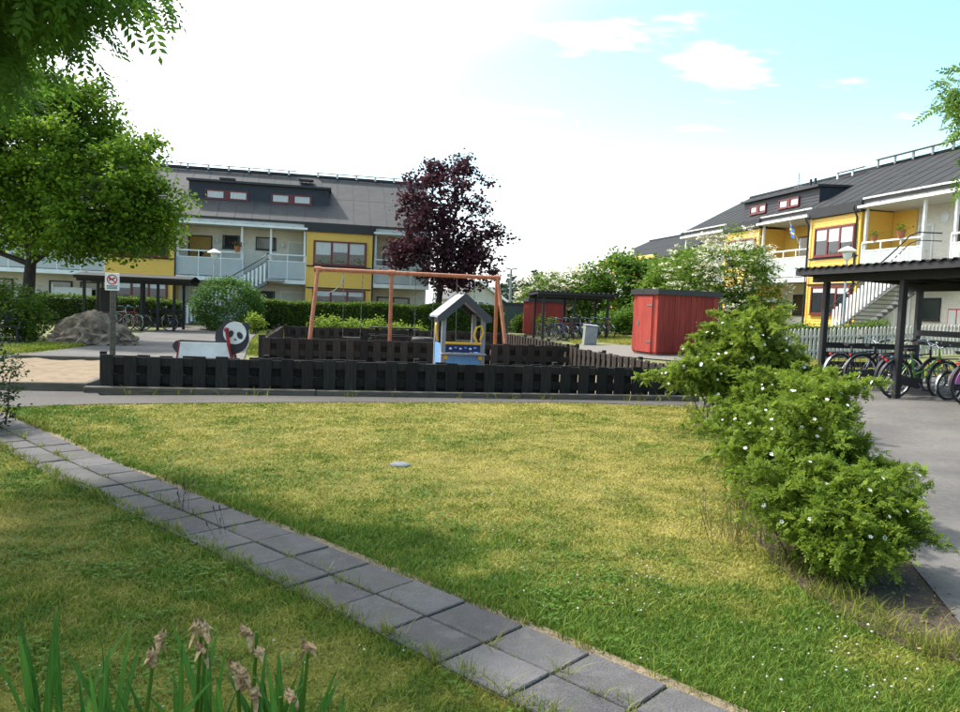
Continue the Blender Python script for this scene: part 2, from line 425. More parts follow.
def empty(name, loc=(0, 0, 0), rz=0.0, label=None, cat=None, group=None, rot=None):
    o = bpy.data.objects.new(name, None)
    o.empty_display_size = 0.1
    COL.objects.link(o)
    o.location = loc
    o.rotation_euler = rot if rot else (0, 0, rz)
    return tag(o, label, cat, group)


def put(name, me, parent=None, loc=None, rot=None, scale=None):
    o = bpy.data.objects.new(name, me)
    COL.objects.link(o)
    o.parent = parent
    if loc is not None: o.location = loc
    if rot is not None: o.rotation_euler = rot
    if scale is not None: o.scale = scale
    return o


def copy_tree(o, parent=None):
    c = o.copy()
    COL.objects.link(c)
    c.parent = parent
    for ch in list(o.children): copy_tree(ch, c)
    return c


class MB:
    def __init__(s): s.v, s.f = [], []

    def box(s, x0, y0, z0, x1, y1, z1):
        b = len(s.v)
        s.v += [(x0, y0, z0), (x1, y0, z0), (x1, y1, z0), (x0, y1, z0), (x0, y0, z1), (x1, y0, z1), (x1, y1, z1), (x0, y1, z1)]
        s.f += [tuple(b + i for i in q) for q in ((0, 3, 2, 1), (4, 5, 6, 7), (0, 1, 5, 4), (1, 2, 6, 5), (2, 3, 7, 6), (3, 0, 4, 7))]
        return s

    def hexa(s, p):                                   # eight corners, bottom four then top four
        b = len(s.v); s.v += [tuple(q) for q in p]
        s.f += [tuple(b + i for i in q) for q in ((0, 3, 2, 1), (4, 5, 6, 7), (0, 1, 5, 4), (1, 2, 6, 5), (2, 3, 7, 6), (3, 0, 4, 7))]
        return s

    def beam(s, p0, p1, w, h, up=(0, 0, 1)):
        p0, p1, up = Vector(p0), Vector(p1), Vector(up)
        d = (p1 - p0).normalized(); a = d.cross(up)
        if a.length < 1e-4: a = d.cross(Vector((1, 0, 0)))
        a.normalize(); c = a.cross(d)
        a, c = a * w / 2, c * h / 2
        return s.hexa([p0 - a - c, p0 + a - c, p1 + a - c, p1 - a - c, p0 - a + c, p0 + a + c, p1 + a + c, p1 - a + c])

    def tube(s, pts, r, n=8, closed=False, cap=True):
        pts = [Vector(p) for p in pts]; m = len(pts)
        rs = r if isinstance(r, (list, tuple)) else [r] * m
        tg = []
        for i in range(m):
            if closed: d = pts[(i + 1) % m] - pts[i - 1]
            else: d = pts[min(i + 1, m - 1)] - pts[max(i - 1, 0)]
            tg.append(d.normalized())
        a = tg[0].cross(Vector((0, 0, 1)))
        if a.length < 1e-3: a = tg[0].cross(Vector((1, 0, 0)))
        a.normalize(); base = len(s.v)
        for i in range(m):
            a = (a - tg[i] * a.dot(tg[i])); a.normalize(); c = tg[i].cross(a)
            for k in range(n):
                t = 2 * math.pi * k / n
                s.v.append(tuple(pts[i] + (a * math.cos(t) + c * math.sin(t)) * rs[i]))
        for i in range(m if closed else m - 1):
            j = (i + 1) % m
            for k in range(n):
                k2 = (k + 1) % n
                s.f.append((base + i * n + k, base + i * n + k2, base + j * n + k2, base + j * n + k))
        if cap and not closed:
            s.f.append(tuple(base + k for k in reversed(range(n)))); s.f.append(tuple(base + (m - 1) * n + k for k in range(n)))
        return s

    def lathe(s, prof, c=(0, 0, 0), n=16):
        base = len(s.v)
        for r, z in prof:
            for k in range(n):
                t = 2 * math.pi * k / n; s.v.append((c[0] + r * math.cos(t), c[1] + r * math.sin(t), c[2] + z))
        for i in range(len(prof) - 1):
            for k in range(n):
                k2 = (k + 1) % n; s.f.append((base + i * n + k, base + i * n + k2, base + (i + 1) * n + k2, base + (i + 1) * n + k))
        s.f.append(tuple(base + k for k in reversed(range(n)))); s.f.append(tuple(base + (len(prof) - 1) * n + k for k in range(n)))
        return s

    def slab(s, pts, y0, y1):                         # outline in the xz plane (counter-clockwise), given depth in y
        b = len(s.v); n = len(pts)
        s.v += [(x, y0, z) for x, z in pts] + [(x, y1, z) for x, z in pts]
        s.f.append(tuple(b + i for i in range(n))); s.f.append(tuple(b + n + i for i in reversed(range(n))))
        for i in range(n):
            j = (i + 1) % n; s.f.append((b + i, b + n + i, b + n + j, b + j))
        return s

    def mesh(s, name, m, smooth=False, bevel=0.0):
        me = bpy.data.meshes.new(name)
        me.from_pydata(s.v, [], s.f)
        if bevel:
            bm = bmesh.new(); bm.from_mesh(me)
            bmesh.ops.bevel(bm, geom=bm.edges[:], offset=bevel, segments=1, affect='EDGES', clamp_overlap=True)
            bm.to_mesh(me); bm.free()
        me.validate()
        if smooth:
            for p in me.polygons: p.use_smooth = True
            me.set_sharp_from_angle(angle=rad(42))
        me.materials.append(MATS[m] if isinstance(m, str) else m)
        me.update()
        return me

    def build(s, name, m, parent=None, smooth=False, bevel=0.0, loc=None, rot=None):
        return put(name, s.mesh(name, m, smooth, bevel), parent, loc, rot)


def circle(cx, cz, r, n=24, sx=1.0, a0=0, a1=2 * math.pi):
    full = abs(a1 - a0 - 2 * math.pi) < 1e-6
    k = n if full else n + 1
    return [(cx + r * sx * math.cos(a0 + (a1 - a0) * i / n), cz + r * math.sin(a0 + (a1 - a0) * i / n)) for i in range(k)]


def npmesh(name, v, faces, m, var=None, col=None):
    """mesh from arrays: faces (n,3) or (n,4)"""
    me = bpy.data.meshes.new(name)
    v = np.ascontiguousarray(v, dtype=np.float32); faces = np.ascontiguousarray(faces, dtype=np.int32)
    k = faces.shape[1]
    me.vertices.add(len(v)); me.vertices.foreach_set('co', v.ravel())
    me.loops.add(faces.size); me.loops.foreach_set('vertex_index', faces.ravel())
    me.polygons.add(len(faces)); me.polygons.foreach_set('loop_start', np.arange(0, faces.size, k, dtype=np.int32))
    if var is not None:
        a = me.attributes.new('var', 'FLOAT', 'POINT'); a.data.foreach_set('value', np.ascontiguousarray(var, dtype=np.float32))
    if col is not None:
        a = me.attributes.new('col', 'FLOAT_COLOR', 'POINT')
        c4 = np.ones((len(v), 4), dtype=np.float32); c4[:, :3] = col; a.data.foreach_set('color', c4.ravel())
    me.materials.append(MATS[m])
    me.update(calc_edges=True)
    return me


def sheet(name, pts, dz, m, label=None, kind='structure', parent=None):
    """flat piece of ground following the terrain's creases"""
    bm = bmesh.new()
    vs = [bm.verts.new((p[0], p[1], 0)) for p in pts]
    fc = bm.faces.new(vs)
    if fc.normal.z < 0 or True:
        bm.normal_update()
        if fc.normal.z < 0: fc.normal_flip()
    for u in (6.8, 26.0):
        bmesh.ops.bisect_plane(bm, geom=bm.verts[:] + bm.edges[:] + bm.faces[:], plane_co=UX * u, plane_no=UX)
    bmesh.ops.triangulate(bm, faces=bm.faces[:])
    for v in bm.verts: v.co.z = T(v.co.x, v.co.y) + dz
    me = bpy.data.meshes.new(name); bm.to_mesh(me); bm.free()
    me.materials.append(MATS[m])
    o = put(name, me, parent)
    if kind: o['kind'] = kind
    if label: o['label'] = label
    return o


def vnoise(x, y, s, seed=0):
    x = x / s + seed * 17.31; y = y / s + seed * 9.77
    xi, yi = np.floor(x).astype(np.int64), np.floor(y).astype(np.int64)
    fx, fy = x - xi, y - yi
    fx, fy = fx * fx * (3 - 2 * fx), fy * fy * (3 - 2 * fy)
    def h(a, b):
        n = (a * 374761393 + b * 668265263 + seed * 974711) & 0x7fffffff
        n = ((n ^ (n >> 13)) * 1274126177) & 0x7fffffff
        return ((n ^ (n >> 16)) & 0xffff) / 65535.0
    return (h(xi, yi) * (1 - fx) + h(xi + 1, yi) * fx) * (1 - fy) + (h(xi, yi + 1) * (1 - fx) + h(xi + 1, yi + 1) * fx) * fy


def inpoly(x, y, poly):
    r = np.zeros(len(x), bool); n = len(poly); j = n - 1
    for i in range(n):
        xi, yi, xj, yj = poly[i][0], poly[i][1], poly[j][0], poly[j][1]
        c = ((yi > y) != (yj > y)) & (x < (xj - xi) * (y - yi) / (yj - yi + 1e-12) + xi)
        r ^= c; j = i
    return r


def unit(a):
    return a / np.maximum(np.linalg.norm(a, axis=1, keepdims=True), 1e-9)


def leaves(pos, size, rng, aspect=0.55, droop=0.3, up=0.6, dirs=None, fold=0.18):
    """one folded leaf at each position: returns vertices, triangles, per-vertex value"""
    n = len(pos)
    if dirs is None:
        dirs = rng.normal(size=(n, 3)); dirs[:, 2] = dirs[:, 2] * 0.5 - droop
    d = unit(dirs)
    nr = rng.normal(size=(n, 3)) * 0.8; nr[:, 2] += up * 2
    sd = unit(np.cross(d, nr)); nn = np.cross(sd, d)
    L = (size * rng.uniform(0.7, 1.3, n))[:, None]
    w = L * aspect * 0.5
    v = np.empty((n, 4, 3))
    v[:, 0] = pos
    v[:, 1] = pos + d * L * 0.45 + sd * w + nn * w * fold
    v[:, 2] = pos + d * L
    v[:, 3] = pos + d * L * 0.45 - sd * w + nn * w * fold
    b = np.arange(n)[:, None] * 4
    f = np.concatenate([b + np.array([0, 1, 2]), b + np.array([0, 2, 3])], axis=0)
    val = np.clip(rng.normal(0.5, 0.25, n), 0, 1)
    return v.reshape(-1, 3), f, np.repeat(val, 4)


def pinnate(pos, dirs, size, rng, pairs=6, wid=0.34, laspect=0.40):
    """feather-shaped compound leaves"""
    V, F, A = [], [], []
    d = unit(dirs); n = len(pos)
    nr = rng.normal(size=(n, 3)) * 0.5; nr[:, 2] += 1.2
    sd = unit(np.cross(d, nr)); nn = np.cross(sd, d)
    L = size * rng.uniform(0.75, 1.2, n)
    val = np.clip(rng.normal(0.5, 0.22, n), 0, 1)
    off = 0
    for k in range(pairs + 1):
        t = 0.18 + 0.82 * k / pairs
        p = pos + d * (L * t)[:, None]; p[:, 2] -= 0.18 * L * t * t
        for sgn in ((1, -1) if k < pairs else (0,)):
            dd = d * (0.55 if sgn else 1.0) + sd * sgn * 1.0 + np.array([0, 0, -0.25])
            dd = unit(dd + rng.normal(size=(n, 3)) * 0.1)
            ll = (L * wid * (1 - 0.35 * abs(t - 0.55)))[:, None]
            s2 = unit(np.cross(dd, nn)); w = ll * laspect * 0.5
            v = np.empty((n, 4, 3)); v[:, 0] = p; v[:, 1] = p + dd * ll * 0.45 + s2 * w; v[:, 2] = p + dd * ll; v[:, 3] = p + dd * ll * 0.45 - s2 * w
            b = np.arange(n)[:, None] * 4 + off
            V.append(v.reshape(-1, 3)); F.append(b + np.array([0, 1, 2])); F.append(b + np.array([0, 2, 3])); A.append(np.repeat(val, 4)); off += 4 * n
    return np.concatenate(V), np.concatenate(F), np.concatenate(A)


def clusters(blobs, n, rng, inner=0.55):
    """cluster centres spread through the crown's blobs (cx,cy,cz,rx,ry,rz), more towards the outside"""
    vol = np.array([b[3] * b[4] * b[5] for b in blobs]) ** 0.75
    pick = rng.choice(len(blobs), n, p=vol / vol.sum())
    b = np.array(blobs)[pick]
    d = unit(rng.normal(size=(n, 3)))
    r = rng.uniform(inner ** 3, 1, n) ** (1 / 3) * rng.uniform(0.86, 1.16, n)
    return b[:, :3] + d * b[:, 3:6] * r[:, None], d


def limb(mb, p0, p1, r0, r1, rng, seg=5, wob=0.06, n=7, sag=0.0):
    p0, p1 = Vector(p0), Vector(p1); L = (p1 - p0).length
    pts, rs = [], []
    for i in range(seg + 1):
        t = i / seg
        p = p0.lerp(p1, t)
        if 0 < i < seg: p += Vector(rng.normal(size=3)) * wob * L
        p.z += sag * L * math.sin(math.pi * t)
        pts.append(p); rs.append(r0 + (r1 - r0) * t)
    mb.tube(pts, rs, n)
    return pts


def tree(name, label, base, blobs, n_clusters, per, sigma, size, leaf_m, bark_m='bark', trunk=None, r0=0.14, seed=1, cat='tree', group=None, aspect=0.6, mode='leaf',
         inner=0.5, part='crown', flat=0.6, limbs=10, blossoms=0, bl_size=0.1, droop=0.3, pairs=6, twigs=0):
    rng = np.random.default_rng(seed)
    t = empty(name, base, 0, label, cat, group)
    sat = []
    for b in blobs:                                       # smaller lobes break up the crown's outline
        for _ in range(3):
            d = unit(rng.normal(size=(1, 3)))[0]; q_ = rng.uniform(0.22, 0.42)
            sat.append((b[0] + d[0] * b[3] * 0.98, b[1] + d[1] * b[4] * 0.98, b[2] + d[2] * b[5] * 0.98, b[3] * q_, b[4] * q_, b[5] * q_))
    cc, dd = clusters(list(blobs) + sat, n_clusters, rng, inner)
    pos = np.repeat(cc, per, axis=0) + rng.normal(size=(n_clusters * per, 3)) * np.array([sigma, sigma, sigma * flat])
    pos[:, 2] = np.maximum(pos[:, 2], 0.06)
    if mode == 'leaf':
        v, f, a = leaves(pos, size, rng, aspect, droop)
    else:
        dr = np.repeat(dd, per, axis=0) + rng.normal(size=pos.shape) * 0.7; dr[:, 2] -= 0.25
        v, f, a = pinnate(pos, dr, size, rng, pairs)
    # light and dark clumps: each cluster its own tone
    tone = np.repeat(np.repeat(rng.normal(0, 0.16, n_clusters), per), len(v) // len(pos)) if mode == 'leaf' else 0
    put(part, npmesh(part, v, f, leaf_m, np.clip(a + tone, 0, 1)), t)
    mb = MB()
    top = trunk or [(0, 0, 0), (0, 0, 2.0)]
    mb.tube(top, [r0 * (1.25 if i == 0 else 1 - 0.45 * i / (len(top) - 1)) for i in range(len(top))], 9)
    tip = Vector(top[-1])
    bl = sorted(blobs, key=lambda b: -b[3] * b[4] * b[5])
    for b in bl[:limbs]:
        pts = limb(mb, Vector(top[max(0, len(top) - 1 - int(rng.integers(0, 2)))]), (b[0], b[1], b[2]), r0 * 0.42, r0 * 0.12, rng, sag=0.05)
        for k in range(3):
            d = unit(rng.normal(size=(1, 3)))[0]
            limb(mb, pts[3], (b[0] + d[0] * b[3] * 0.75, b[1] + d[1] * b[4] * 0.75, b[2] + d[2] * b[5] * 0.75), r0 * 0.16, r0 * 0.04, rng, seg=4, n=5)
    for k in range(twigs):
        c = cc[int(rng.integers(0, len(cc)))]
        bb = min(bl, key=lambda b: (b[0] - c[0]) ** 2 + (b[1] - c[1]) ** 2 + (b[2] - c[2]) ** 2)
        limb(mb, (bb[0], bb[1], bb[2]), c, r0 * 0.1, r0 * 0.03, rng, seg=4, n=4)
    mb.build('trunk', bark_m, t, smooth=True)
    if blossoms:
        c2, d2 = clusters(blobs, blossoms * 2, rng, 0.97)
        ok = (d2[:, 1] < 0.35) & (d2[:, 2] > -0.35); c2, d2 = c2[ok][:blossoms], d2[ok][:blossoms]; blossoms = len(c2)
        c2 = c2 + d2 * sigma * 1.1 + np.array([0, 0, 0.06])
        per2 = 14
        p2 = np.repeat(c2, per2, axis=0) + rng.normal(size=(blossoms * per2, 3)) * np.array([bl_size, bl_size, bl_size * 0.25])
        v, f, a = leaves(p2, bl_size * 0.9, rng, 0.9, 0.0, 2.0)
        o = put('blossom', npmesh('blossom', v, f, 'blossom', a), t)
        o['kind'] = 'stuff'
    return t


def bush(name, label, base, blobs, n_leaf_clusters, per, sigma, size, leaf_m, seed, stems=14, flowers=0, fl_size=0.05, cat='bush', group=None, mode='leaf', flat=0.8, inner=0.35, twig_r=0.012, aspect=0.6, shoots=0, shoot_len=1.0):
    rng = np.random.default_rng(seed)
    t = empty(name, base, 0, label, cat, group)
    cc, dd = clusters(blobs, n_leaf_clusters, rng, inner)
    cc[:, 2] = np.maximum(cc[:, 2], 0.10)
    pos = np.repeat(cc, per, axis=0) + rng.normal(size=(n_leaf_clusters * per, 3)) * np.array([sigma, sigma, sigma * flat])
    pos[:, 2] = np.maximum(pos[:, 2], 0.04)
    if mode == 'leaf':
        v, f, a = leaves(pos, size, rng, aspect, 0.0, 0.9)
        a = np.clip(a + np.repeat(np.repeat(rng.normal(0, 0.18, n_leaf_clusters), per), 4), 0, 1)
    else:
        dr = np.repeat(dd, per, axis=0) * 0.6 + rng.normal(size=pos.shape) * 0.7
        v, f, a = pinnate(pos, dr, size, rng, 3, 0.44, 0.78)
        tn = np.repeat(rng.normal(0, 0.28, n_leaf_clusters), per)
        a = np.clip(a + np.tile(np.repeat(tn, 4), len(v) // (4 * len(pos))), 0, 1)
    shoot_pts = []
    if shoots:
        P2, D2 = [], []
        for k in range(shoots):
            b = blobs[int(rng.integers(0, len(blobs)))]
            d = unit(rng.normal(size=(1, 3)))[0]; d[2] = abs(d[2]) * 1.2 + 0.15; d = d / np.linalg.norm(d)
            st0 = np.array(b[:3]) + d * np.array(b[3:6]) * 0.6
            L = rng.uniform(0.25, 0.6) * shoot_len
            pts = [st0 + d * L * q_ + np.array([0, 0, -0.45 * L * q_ * q_]) + np.array([d[0], d[1], 0]) * 0.2 * L * q_ * q_ for q_ in np.linspace(0, 1, 7)]
            shoot_pts.append(pts)
            for q_ in np.linspace(0.1, 1.0, int(12 + 26 * L)):
                i_ = min(5, int(q_ * 6)); c = pts[i_] + (pts[i_ + 1] - pts[i_]) * (q_ * 6 - i_)
                for w_ in range(4):
                    P2.append(c + rng.normal(size=3) * 0.014); D2.append(rng.normal(size=3) * 0.8 + d * 0.5)
        v2, f2, a2 = pinnate(np.array(P2), np.array(D2), size * 0.95, rng, 3, 0.44, 0.78)
        f = np.concatenate([f, f2 + len(v)]); v = np.concatenate([v, v2]); a = np.concatenate([a, np.clip(a2 + 0.2, 0, 1)])
    put('foliage', npmesh('foliage', v, f, leaf_m, a), t)
    mb = MB()
    for pts in shoot_pts: mb.tube(pts, [twig_r * 0.45 * (1 - 0.1 * i) for i in range(7)], 4)
    for k in range(stems):
        c = cc[int(rng.integers(0, len(cc)))]
        g = rng.normal(size=2) * 0.10
        limb(mb, (c[0] * 0.25 + g[0], c[1] * 0.25 + g[1], -0.02), c, twig_r, twig_r * 0.35, rng, seg=5, n=5, wob=0.04, sag=0.05)
    if stems: mb.build('stems', 'twig', t, smooth=True)
    if flowers:
        fc, fd = clusters(blobs, flowers * 3, rng, 0.98)
        ok = (fd[:, 1] < 0.1) & (fd[:, 2] > -0.3); fc, fd = fc[ok][:flowers], fd[ok][:flowers]; fc = fc + fd * 0.06
        me = None
        for p, d in zip(fc, fd):
            if p[2] < 0.2: p[2] = 0.2 + rng.uniform(0, 0.3)
            if me is None:
                fm = MB()
                for q in range(5):
                    an = 2 * math.pi * q / 5
                    c, s_ = math.cos(an), math.sin(an)
                    def P(r, o, z): return (r * c - o * s_, r * s_ + o * c, z)
                    b0 = len(fm.v)
                    fm.v += [P(0.12, 0, 0.0), P(0.6, -0.42, 0.18), P(1.0, -0.3, 0.28), P(1.05, 0.25, 0.28), P(0.65, 0.42, 0.18)]
                    fm.f.append(tuple(b0 + i for i in range(5)))
                me = fm.mesh('flower', 'petal_white')
                hm = MB().lathe([(0.05, -0.05), (0.2, 0.05), (0.22, 0.14), (0.08, 0.2)], n=7).mesh('flower_heart', 'pollen')
            dv = Vector(d) + Vector((0, -0.25, 0.5)); dv.normalize()
            o = put('flower', me, t, Vector(p) + Vector(d) * sigma * 0.5, dv.to_track_quat('Z', 'Y').to_euler(), [fl_size * rng.uniform(0.75, 1.2) * 0.6] * 3)
            put('flower_heart', hm, o)
    return t


# ================================================================== the setting
R_ = 2400.0
g = sheet('ground', [(-R_, -60), (R_, -60), (R_, R_), (-R_, R_)], -0.03, 'ground_far')
px = lambda *pts: [G(x, y) for x, y in pts]

# slab path: the middle joint, read off the photograph, carried on past the frame at both ends
seam = px((9.4, 434), (52, 455.8), (106, 480), (152, 501.5), (208, 522.7), (263.7, 548.4), (336.6, 580), (424.6, 618.8), (480.8, 645), (545.4, 675), (622.5, 709.6))
seam = [seam[0] + (seam[0] - seam[1]).normalized() * 3.0] + seam
seam.append(seam[-1] + Vector((0.72, -0.69, 0)) * 1.8)
# even steps of one slab along the joint
def resample(pts, step):
    out = [pts[0].copy()]; acc = 0.0
    for a, b in zip(pts, pts[1:]):
        L = (b - a).length; t = step - acc
        while t <= L:
            out.append(a.lerp(b, t / L)); t += step
        acc = (acc + L) % step
    return out
for _ in range(2):
    seam = [seam[0]] + [(seam[i - 1] + seam[i] * 2 + seam[i + 1]) / 4 for i in range(1, len(seam) - 1)] + [seam[-1]]
steps = resample(seam, 0.4)

def offset_line(line, d):
    out = []
    for i, p in enumerate(line):
        t = (line[min(i + 1, len(line) - 1)] - line[max(i - 1, 0)]).normalized()
        out.append(Vector((p.x - t.y * d, p.y + t.x * d, 0)))
    return out
path_poly = offset_line(steps, 0.38) + offset_line(steps, -0.30)[::-1]      # left of travel is the big lawn's side
footpath = sheet('slab_footpath', path_poly, 0.006, 'sandy_edge', 'narrow path of square grey paving slabs crossing the lawn')
tm = MB().box(-0.193, -0.144, -0.03, 0.193, 0.144, 0.03).mesh('paving_slab', 'tile', bevel=0.006)
for a, b in zip(steps, steps[1:]):
    t = (b - a).normalized(); nn = Vector((-t.y, t.x, 0)); c = (a + b) / 2
    for sgn in (1, -1):
        p = c + nn * sgn * 0.151
        put('paving_slab', tm, footpath, (p.x, p.y, -0.007 + random.uniform(-0.004, 0.004)), (random.uniform(-0.008, 0.008), random.uniform(-0.008, 0.008), math.atan2(t.y, t.x) + random.uniform(-0.006, 0.006)))

path_back = px((-160, 391), (0, 391), (96, 392.5), (100, 396), (300, 395.8), (560, 397.2), (690, 402.3))
path_front = px((-160, 412), (0, 408), (40, 406.5), (100, 404.5), (300, 402.7), (560, 402.7), (690, 406.5))
strip_poly = path_front + [W(8.4, 11.7), W(8.4, 12.6)] + path_back[::-1]
sheet('asphalt_footpath', strip_poly, 0.010, 'asphalt_pale', 'thin grey asphalt strip running along the foot of the black fence')
drive_poly = [(2.05, 1.0), (2.62, 3.9), (3.35, 6.3), (4.25, 9.3), (4.85, 11.5), W(7.1, 12.0), W(7.4, 12.75), W(9.4, 13.5), W(10.2, 14.5), W(13.6, 14.6), W(20, 13.8), W(20, -2.5), (9, -2)]
sheet('asphalt_drive', drive_poly, 0.014, 'asphalt', 'wide grey asphalt path on the side of the rose bushes')
bed_poly = px((686, 406.5), (694, 424), (722, 440), (742, 470), (738, 515), (770, 560), (806, 592), (850, 622), (905, 648), (966, 664)) + [Vector((2.72, 3.95, 0)), Vector((3.4, 6.3, 0)), Vector((4.3, 9.3, 0)), Vector((4.9, 11.6, 0)), Vector((4.4, 12.6, 0))]
sheet('planting_bed', bed_poly, 0.006, 'soil', 'strip of bare brown soil under the rose bushes')
yard_poly = px((-120, 392), (-40, 364), (0, 357), (60, 350), (108, 343.5), (126, 337), (150, 331), (180, 326.5), (262, 327), (262, 330.5), (252, 338), (247, 350)) + [W(-1.6, 15.5), W(-1.6, 12.95), W(-9.5, 12.95)]
sheet('asphalt_yard', yard_poly, 0.008, 'asphalt', 'grey asphalt yard path leading to the yellow house')
sheet('sand_yard', [W(-1.55, 13.0), W(6.75, 13.0), W(6.8, 28.3), W(-1.3, 28.3)], 0.02, 'sand', 'sand floor inside the fenced play yards')
sheet('gravel_patch', px((566, 348), (592, 344), (640, 346), (690, 350), (690, 362), (640, 358), (600, 354)), 0.006, 'gravel', 'pale gravel patch beside the red shed')

# ---------------- lawn sheet and blades
lawn_no = [strip_poly, drive_poly, bed_poly]
pc = np.array([[p.x, p.y] for p in steps])


def side_dist(x, y):
    """signed distance to the path's middle joint, positive on the big lawn's side"""
    best = np.full(len(x), 1e9); sg = np.zeros(len(x))
    for a, b in zip(pc[:-1], pc[1:]):
        d = b - a; L2 = d @ d
        t = np.clip(((x - a[0]) * d[0] + (y - a[1]) * d[1]) / L2, 0, 1)
        ex, ey = x - a[0] - t * d[0], y - a[1] - t * d[1]
        dist = np.hypot(ex, ey); cr = d[0] * ey - d[1] * ex
        m = dist < best
        best = np.where(m, dist, best); sg = np.where(m, np.sign(cr), sg)
    return best * sg


GREEN = np.array([0.125, 0.180, 0.014]); DRY = np.array([0.395, 0.335, 0.080]); LUSH = np.array([0.056, 0.145, 0.014])


def dryness(x, y, s):
    n1, n2, n3 = vnoise(x, y, 1.3, 3), vnoise(x, y, 0.42, 5), vnoise(x, y, 0.13, 8)
    d = 0.44 + 0.45 * (n1 - 0.5) + 0.5 * (n2 - 0.5) + 0.6 * (n3 - 0.5)
    far = np.clip((y - 4.8) / 3.0, 0, 1)
    d += np.where(s > 0, 0.30 * far - 0.08, -0.02)
    d -= 0.55 * np.exp(-np.clip(s - 0.35, 0, 9) / 0.42) * (s > 0)                     # lusher along the slabs
    d -= 0.30 * np.exp(-np.clip(-s - 0.25, 0, 9) / 0.25) * (s < 0)
    d -= 0.30 * np.exp(-(((x - 1.25) / 1.0) ** 2 + ((y - 3.4) / 0.9) ** 2))
    d += 0.10 * np.exp(-(((x - 1.2) / 1.6) ** 2 + ((y - 6.2) / 1.4) ** 2))
    d -= 0.5 * np.exp(-((x + 5.3) ** 2 / 1.6 + (y - 9.6) ** 2 / 0.5))
    return np.clip(d, 0, 1)


def grass_colour(x, y, s, rng, spread=0.16):
    d = np.clip(dryness(x, y, s) + rng.normal(0, spread, len(x)), 0, 1)[:, None]
    lush = np.clip(1 - d / 0.3, 0, 1)
    c = GREEN * (1 - d) + DRY * d
    c = c * (1 - 0.6 * lush) + LUSH * 0.6 * lush
    return c * rng.uniform(0.72, 1.2, len(x))[:, None]


st = 0.12
gx, gy = np.meshgrid(np.arange(-11, 5.2, st), np.arange(0.2, 13.9, st))
nx_ = gx.shape[1]
flatx, flaty = gx.ravel(), gy.ravel()
idx = np.arange(gx.size).reshape(gx.shape)
q = np.stack([idx[:-1, :-1], idx[:-1, 1:], idx[1:, 1:], idx[1:, :-1]], axis=-1).reshape(-1, 4)
cxm, cym = flatx[q].mean(1), flaty[q].mean(1)
vv = -math.sin(A12) * cxm + math.cos(A12) * cym
q = q[vv < 12.35]
sdl = side_dist(flatx, flaty)
lawn_c = grass_colour(flatx, flaty, sdl, RNG, 0.05) * 0.62
lz = np.array([T(a, b) for a, b in zip(flatx, flaty)])
lo_ = put('lawn', npmesh('lawn', np.stack([flatx, flaty, lz], 1), q, 'lawn_sheet', col=lawn_c))
tag(lo_, 'mown lawn, part dry and yellow, part green', kind='structure')


def blades(name, label, xs, ys, hs, ws, cols, rng, lean=0.5):
    n = len(xs)
    base = np.stack([xs, ys, np.array([T(a, b) for a, b in zip(xs, ys)]) - 0.002], 1)
    an = rng.uniform(0, 2 * math.pi, n)
    sd = np.stack([np.cos(an), np.sin(an), np.zeros(n)], 1)
    ln = np.stack([-np.sin(an), np.cos(an), np.zeros(n)], 1) * rng.normal(0, lean, n)[:, None] + np.stack([rng.normal(0, lean * 0.6, n), rng.normal(0, lean * 0.6, n), np.zeros(n)], 1)
    up = np.array([0, 0, 1.0])
    h = hs[:, None]; w = ws[:, None]
    v = np.empty((n, 5, 3))
    v[:, 0] = base - sd * w * 0.5; v[:, 1] = base + sd * w * 0.5
    mid = base + up * h * 0.6 + ln * h * 0.35
    v[:, 2] = mid - sd * w * 0.4; v[:, 3] = mid + sd * w * 0.4
    v[:, 4] = base + up * h * 0.95 + ln * h * 0.95
    b = np.arange(n)[:, None] * 5
    f = np.concatenate([b + np.array([0, 1, 3]), b + np.array([0, 3, 2]), b + np.array([2, 3, 4])], 0)
    o = put(name, npmesh(name, v.reshape(-1, 3), f, 'grass_blades', col=np.repeat(cols, 5, axis=0)))
    return tag(o, label, 'grass', kind='stuff')


